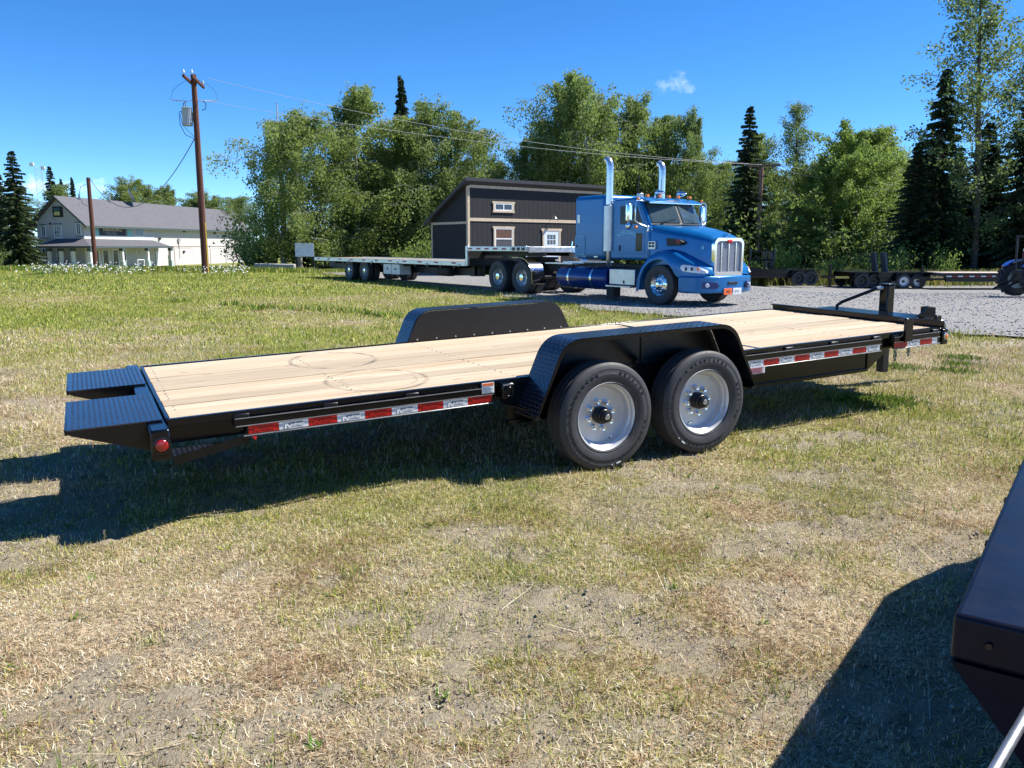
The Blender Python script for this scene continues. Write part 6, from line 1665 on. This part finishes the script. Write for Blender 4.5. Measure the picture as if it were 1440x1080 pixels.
tree("spruce_tree", S_[0], 27.4, 58.0, 7.0, 1.7, "low spruce deep in the wood left of the tallest trunk", GA, 42, 11)
tree("spruce_tree", S_[0], 33.0, 58.0, 8.2, 1.7, "spruce deep in the wood at the far right", GA, 43, 11)
tree("spruce_tree", S_[0], 26.2, 52.5, 8.0, 1.6, "dense dark spruce between the tall dark spruce and the tallest trunk", GA, 39, 11)
tree("spruce_tree", S_[1], 33.5, 51.0, 9.0, 1.5, "dark spruce just beyond the right edge by the tractor", GA, 40, 11)
tree("spruce_tree", S_[1], 31.2, 49.5, 9.4, 1.5, "dense dark spruce behind the farm tractor at the right edge", GA, 38, 11)
r2 = random.Random(5)
for i, x in enumerate(np.arange(-13, 36, 2.6)):
    m_ = (B_ + [C_[1]])[i % 6]
    tree("birch_tree", m_, float(x) + r2.uniform(-.8, .8), 70 + r2.uniform(-2, 4), r2.uniform(8.0, 9.4) + (1.2 if 3 < x < 12 else (-1.6 if -3.5 < x < 2 else 0)), 1.15, "leafy tree filling the second row of the wood behind the front trees", "trees in the second row of the wood", 50 + i, 10)
for i, x in enumerate(np.arange(-12.5, 34, 1.75)):
    y_ = 57 + r2.uniform(-1.5, 3.0) - (5.5 if x > 23 else 0)
    m_ = BUSH[0 if r2.random() < .72 else 1]; xx = float(x) + r2.uniform(-.5, .5)
    tree("shrub", m_, xx, y_, hz(xx, y_) + r2.uniform(2.6, 4.2), 1.15, "dark leafy shrub in the understory along the foot of the wood", "understory shrubs along the wood", 90 + i, 2.5, ("stems", "foliage"), "shrub")
for i, (x, y, h, m, lb) in enumerate(((-15.6, 51.0, 2.6, 1, "leafy shrub left of the big birch trunk"), (-16.6, 55.0, 3.0, 0, "dark shrub by the right end of the beige building"), (-11.7, 52.5, 1.7, 0, "shrub behind the blank sign board"), (-6.6, 52.0, 2.0, 2, "bright green bush left of the cabin's low wall"), (-5.1, 50.5, 3.0, 2, "taller bright bush against the cabin's low wall"),
    (15.6, 47.5, 3.0, 2, "pale green sapling behind the upright ramps"), (17.8, 46.5, 1.9, 2, "small bright bush between the parked trailers"), (19.0, 47.0, 1.6, 1, "low bush left of the upright ramps on the second trailer"), (21.2, 47.0, 2.2, 1, "bush behind the silver-wheeled trailer"), (24.2, 46.5, 2.6, 2, "thin bright sapling behind the tan-decked trailer"), (13.2, 46.0, 2.0, 2, "pale bush beside the truck's grille"),
    (-52.0, 82.0, 2.6, 1, "leafy bush left of the beige building"), (-54.5, 80.0, 2.2, 0, "dark bush at the left edge of the view"))):
    zb = hz(x, y); tree("shrub", BUSH[m], x, y, zb + h, .55 if 'sapling' in lb else .8, lb, "shrubs around the yard", 140 + i, 2.4, ("stems", "foliage"), "shrub")
# bare snag top of the weeping birch's neighbour
sn = MB(); sn.tube([(0, 0, 0), (.05, 0, 4), (-.02, 0, 8.0), (.05, 0, 10.6)], [.14, .11, .07, .025], 8); sn.tube([(.0, 0, 9.0), (.3, 0, 9.6)], [.03, .01], 5); sn.tube([(.0, 0, 8.2), (-.35, 0, 8.9)], [.03, .01], 5)
so = sn.build("dead_birch", M_BIRCH, None, smooth=50); so.location = (-14.9, 54.0, hz(-14.9, 54) - .1); tag(so, "bare pale dead birch stem rising out of the weeping birch", "tree")

# ------------------------------------------------------------------ daisies, weeds, long grass
def daisy_band(name, label, pts, seed):
    r = np.random.default_rng(seed); x, y = pts[:, 0], pts[:, 1]; k = len(x); z = height(x, y); h = r.uniform(.2, .55, k)
    tilt = r.normal(0, .35, (k, 2)); tilt[:, 1] -= .55
    R = r.uniform(.02, .04, k); m = 7; an = np.arange(m) * 2 * PI / m
    ctr = np.stack([x, y, z + h], 1)
    nrm = np.stack([tilt[:, 0], tilt[:, 1], np.ones(k)], 1); nrm /= np.linalg.norm(nrm, axis=1, keepdims=True)
    a = np.cross(nrm, [0, 1, 0.001]); a /= np.linalg.norm(a, axis=1, keepdims=True); b = np.cross(nrm, a)
    rim = ctr[:, None] + R[:, None, None] * (np.cos(an)[None, :, None] * a[:, None] + np.sin(an)[None, :, None] * b[:, None])
    V = rim.reshape(-1, 3); F = np.arange(k * m).reshape(-1, m)
    o_ = bpy.data.objects.new(name, quads_mesh(name, V, F, paint("daisy_petal", (.66, .66, .64), .6, var=.03))); COL.objects.link(o_); tag(o_, label, "flowers", kind='stuff')
    s_ = blades(name + "_stems", x, y, h * 1.05, np.full(k, .018), np.full(k, .05), np.full(k, 1.0), np.full(k, .7)); tag(s_, "green stems and leaves under the white daisies", "plants", kind='stuff')
k = 2000
x = rng.uniform(-36, -13.2, k); y = 42.5 + rng.normal(0, 1.9, k) + (fbm(x, x * 0, .15, 41) - .5) * 3
keep = (fbm(x, y, .35, 42) > .46 + .10 * ss(x, -17, -13)) & (np.abs(x + 27.5) > 1.2); x, y = x[keep], y[keep]
daisy_band("daisies", "drift of white oxeye daisies along the far edge of the field", np.stack([x, y], 1), 5)

def tufts(name, label, ctrs, per, spread, lmin, lmax, wmin, wmax, lush, gp=1.0):
    X_, Y_ = [], []
    for (cx, cy) in ctrs:
        X_.append(rng.normal(cx, spread, per)); Y_.append(rng.normal(cy, spread, per))
    X_ = np.concatenate(X_); Y_ = np.concatenate(Y_); k = len(X_)
    o_ = blades(name, X_, Y_, rng.uniform(lmin, lmax, k), rng.uniform(wmin, wmax, k), np.abs(rng.normal(.55, .3, k)), np.full(k, gp), np.full(k, lush))
    tag(o_, label, "plants", kind='stuff'); return o_
tufts("broadleaf_weeds", "bright green broadleaf weeds in a line across the mown field", [(-7.2 + .62 * i * .9 + rng.normal(0, .12), 21.4 - .80 * i * .5 + rng.normal(0, .15)) for i in range(15)] + [(-9.3, 22.7), (-9.0, 22.5), (-6.3, 19.9)], 60, .18, .07, .18, .02, .045, .6)
tufts("clover_patch", "green clover patches beside the front of the trailer", [(3.45, 7.95), (3.6, 7.8), (3.3, 8.0), (3.75, 7.9), (4.2, 10.2), (4.4, 10.4), (4.9, 10.2), (5.4, 9.9), (5.8, 10.6), (6.2, 11.2)], 260, .13, .03, .07, .012, .022, .8)
tufts("weed_tufts", "small green weed tufts scattered in the dry foreground", [(.04, 3.03), (.0, 3.0), (-.62, 2.72), (-.26, 3.21), (1.6, 3.97), (-.79, 3.83), (-2.44, 3.79), (-2.5, 3.7), (1.9, 4.6), (.42, 3.2), (1.5, 3.3), (1.75, 4.9), (2.3, 5.2), (-1.0, 2.5), (-1.35, 2.25), (-.72, 2.4), (.9, 2.9), (-1.9, 2.75), (.45, 4.4), (1.1, 4.75), (-.35, 4.6), (2.75, 5.7)], 34, .05, .02, .06, .003, .0055, .25)
k = 6000; x = rng.uniform(-14, 12, k); t_ = rng.random(k)
ex = np.array([p[0] for p in LOT[:10]]); ey = np.array([p[1] for p in LOT[:10]])
ii = rng.integers(0, 9, k); xx = ex[ii] + (ex[ii + 1] - ex[ii]) * t_ + rng.normal(-.15, .28, k); yy = ey[ii] + (ey[ii + 1] - ey[ii]) * t_ + rng.normal(-.15, .28, k)
o = blades("edge_grass", xx, yy, rng.uniform(.05, .16, k), rng.uniform(.01, .02, k), np.abs(rng.normal(.4, .3, k)), np.full(k, .7), np.full(k, .1)); tag(o, "ragged yellowish grass along the edge of the gravel", "grass", kind='stuff')
k = 22000; xx = rng.uniform(10, 36, k); yy = rng.normal(46.2, 1.0, k)
o = blades("tall_grass", xx, yy, rng.uniform(.35, 1.0, k), rng.uniform(.03, .06, k), np.abs(rng.normal(.25, .2, k)), np.full(k, .75), np.full(k, .15)); tag(o, "tall sunlit yellow green grass behind the parked trailers", "grass", kind='stuff')
k = 9000; xx = rng.uniform(-30, -8.6, k); yy = rng.normal(47.2, .9, k)
o = blades("bank_grass", xx, yy, rng.uniform(.10, .32, k), rng.uniform(.03, .06, k), np.abs(rng.normal(.25, .2, k)), np.full(k, .9), np.full(k, .5)); tag(o, "rough green grass on the bank among the daisies", "grass", kind='stuff')
k = 230; cx, cy = scatter(k, 1.8, 8.5, .8); ok = ~in_poly(cx, cy, LOTW)
tufts("grass_tufts", "small yellow green grass tufts standing in the dry lawn", list(zip(cx[ok], cy[ok])), 26, .035, .02, .065, .0025, .005, .12)
k = 60; cx, cy = scatter(k, 1.9, 7.5, .8); ok = ~in_poly(cx, cy, LOTW); cx, cy = cx[ok], cy[ok]
X_ = np.repeat(cx, 9) + rng.normal(0, .012, len(cx) * 9); Y_ = np.repeat(cy, 9) + rng.normal(0, .012, len(cx) * 9); k = len(X_)
o = blades("weed_rosettes", X_, Y_, rng.uniform(.025, .06, k), rng.uniform(.008, .016, k), rng.uniform(.9, 1.35, k), np.full(k, 1.0), np.full(k, .55)); tag(o, "flat broadleaf weed rosettes scattered in the dry lawn", "plants", kind='stuff')
# pebbles and soil crumbs on the bare patches
k = 40000; px, py = scatter(k, 1.5, 7.0, .75); dd = fields(px, py)[1]; ok = rng.random(k) < dd * .5 + .01; px, py = px[ok], py[ok]; k = len(px)
sz = rng.uniform(.0018, .0065, k) * np.where(rng.random(k) < .04, 2.2, 1); SV = sv[None] * sz[:, None, None] * np.array([1, 1, .7])
V = np.stack([SV[..., 0] + px[:, None], SV[..., 1] + py[:, None], SV[..., 2] + (height(px, py) + .001)[:, None]], -1).reshape(-1, 3); F = (sf[None] + (np.arange(k) * len(sv))[:, None, None]).reshape(-1, 3)
tone = np.repeat(rng.uniform(.16, .45, k), len(sv))[:, None] * np.array([[1.0, .87, .68]])
o = bpy.data.objects.new("soil_crumbs", quads_mesh("soil_crumbs", V, F, bpy.data.materials["loose_stone"], tone)); COL.objects.link(o); tag(o, "small pebbles and soil crumbs on the bare patches", "soil", kind='stuff')
# long pale straws lying about
k = 160; xx, yy = scatter(k, 1.9, 5.0, .9); o = blades("loose_straw", xx, yy, rng.uniform(.12, .28, k), np.full(k, .004), np.full(k, 1.5), np.zeros(k), np.zeros(k)); tag(o, "long pale straws lying loose on the ground", "grass", kind='stuff')
# a puff of thin fair-weather cloud high over the trees lies in the sky itself
tcw = wn.nodes.new("ShaderNodeTexCoord")
def cloud(center, width, amount, seed, prev):
    c_ = Vector(center).normalized()
    sub = wn.nodes.new("ShaderNodeVectorMath"); sub.operation = 'SUBTRACT'; wn.links.new(tcw.outputs['Generated'], sub.inputs[0]); sub.inputs[1].default_value = c_
    mp = wn.nodes.new("ShaderNodeMapping"); mp.inputs['Scale'].default_value = (1 / width[0], 1, 1 / width[1]); wn.links.new(sub.outputs[0], mp.inputs[0])
    ln = wn.nodes.new("ShaderNodeVectorMath"); ln.operation = 'LENGTH'; wn.links.new(mp.outputs[0], ln.inputs[0])
    nz = wn.nodes.new("ShaderNodeTexNoise"); nz.inputs['Scale'].default_value = 60; nz.inputs['Detail'].default_value = 7; nz.inputs['Roughness'].default_value = .62; wn.links.new(tcw.outputs['Generated'], nz.inputs['Vector'])
    a = wn.nodes.new("ShaderNodeMath"); a.operation = 'MULTIPLY_ADD'; wn.links.new(nz.outputs['Fac'], a.inputs[0]); a.inputs[1].default_value = 3.2; a.inputs[2].default_value = -.85
    b = wn.nodes.new("ShaderNodeMath"); b.operation = 'SUBTRACT'; b.use_clamp = True; wn.links.new(a.outputs[0], b.inputs[0]); wn.links.new(ln.outputs['Value'], b.inputs[1])
    m = wn.nodes.new("ShaderNodeMath"); m.operation = 'MULTIPLY'; m.use_clamp = True; wn.links.new(b.outputs[0], m.inputs[0]); m.inputs[1].default_value = amount
    mix = wn.nodes.new("ShaderNodeMix"); mix.data_type = 'RGBA'; wn.links.new(m.outputs[0], mix.inputs['Factor']); wn.links.new(prev, mix.inputs[6]); mix.inputs[7].default_value = (6.0, 6.6, 7.6, 1)
    return mix.outputs[2]
out_ = cloud((.190, .9655, .178), (.032, .013), .34, 1, hs.outputs[0])
out_ = cloud((-.500, .862, .060), (.10, .012), .6, 2, out_)
wn.links.new(out_, bg.inputs['Color'])
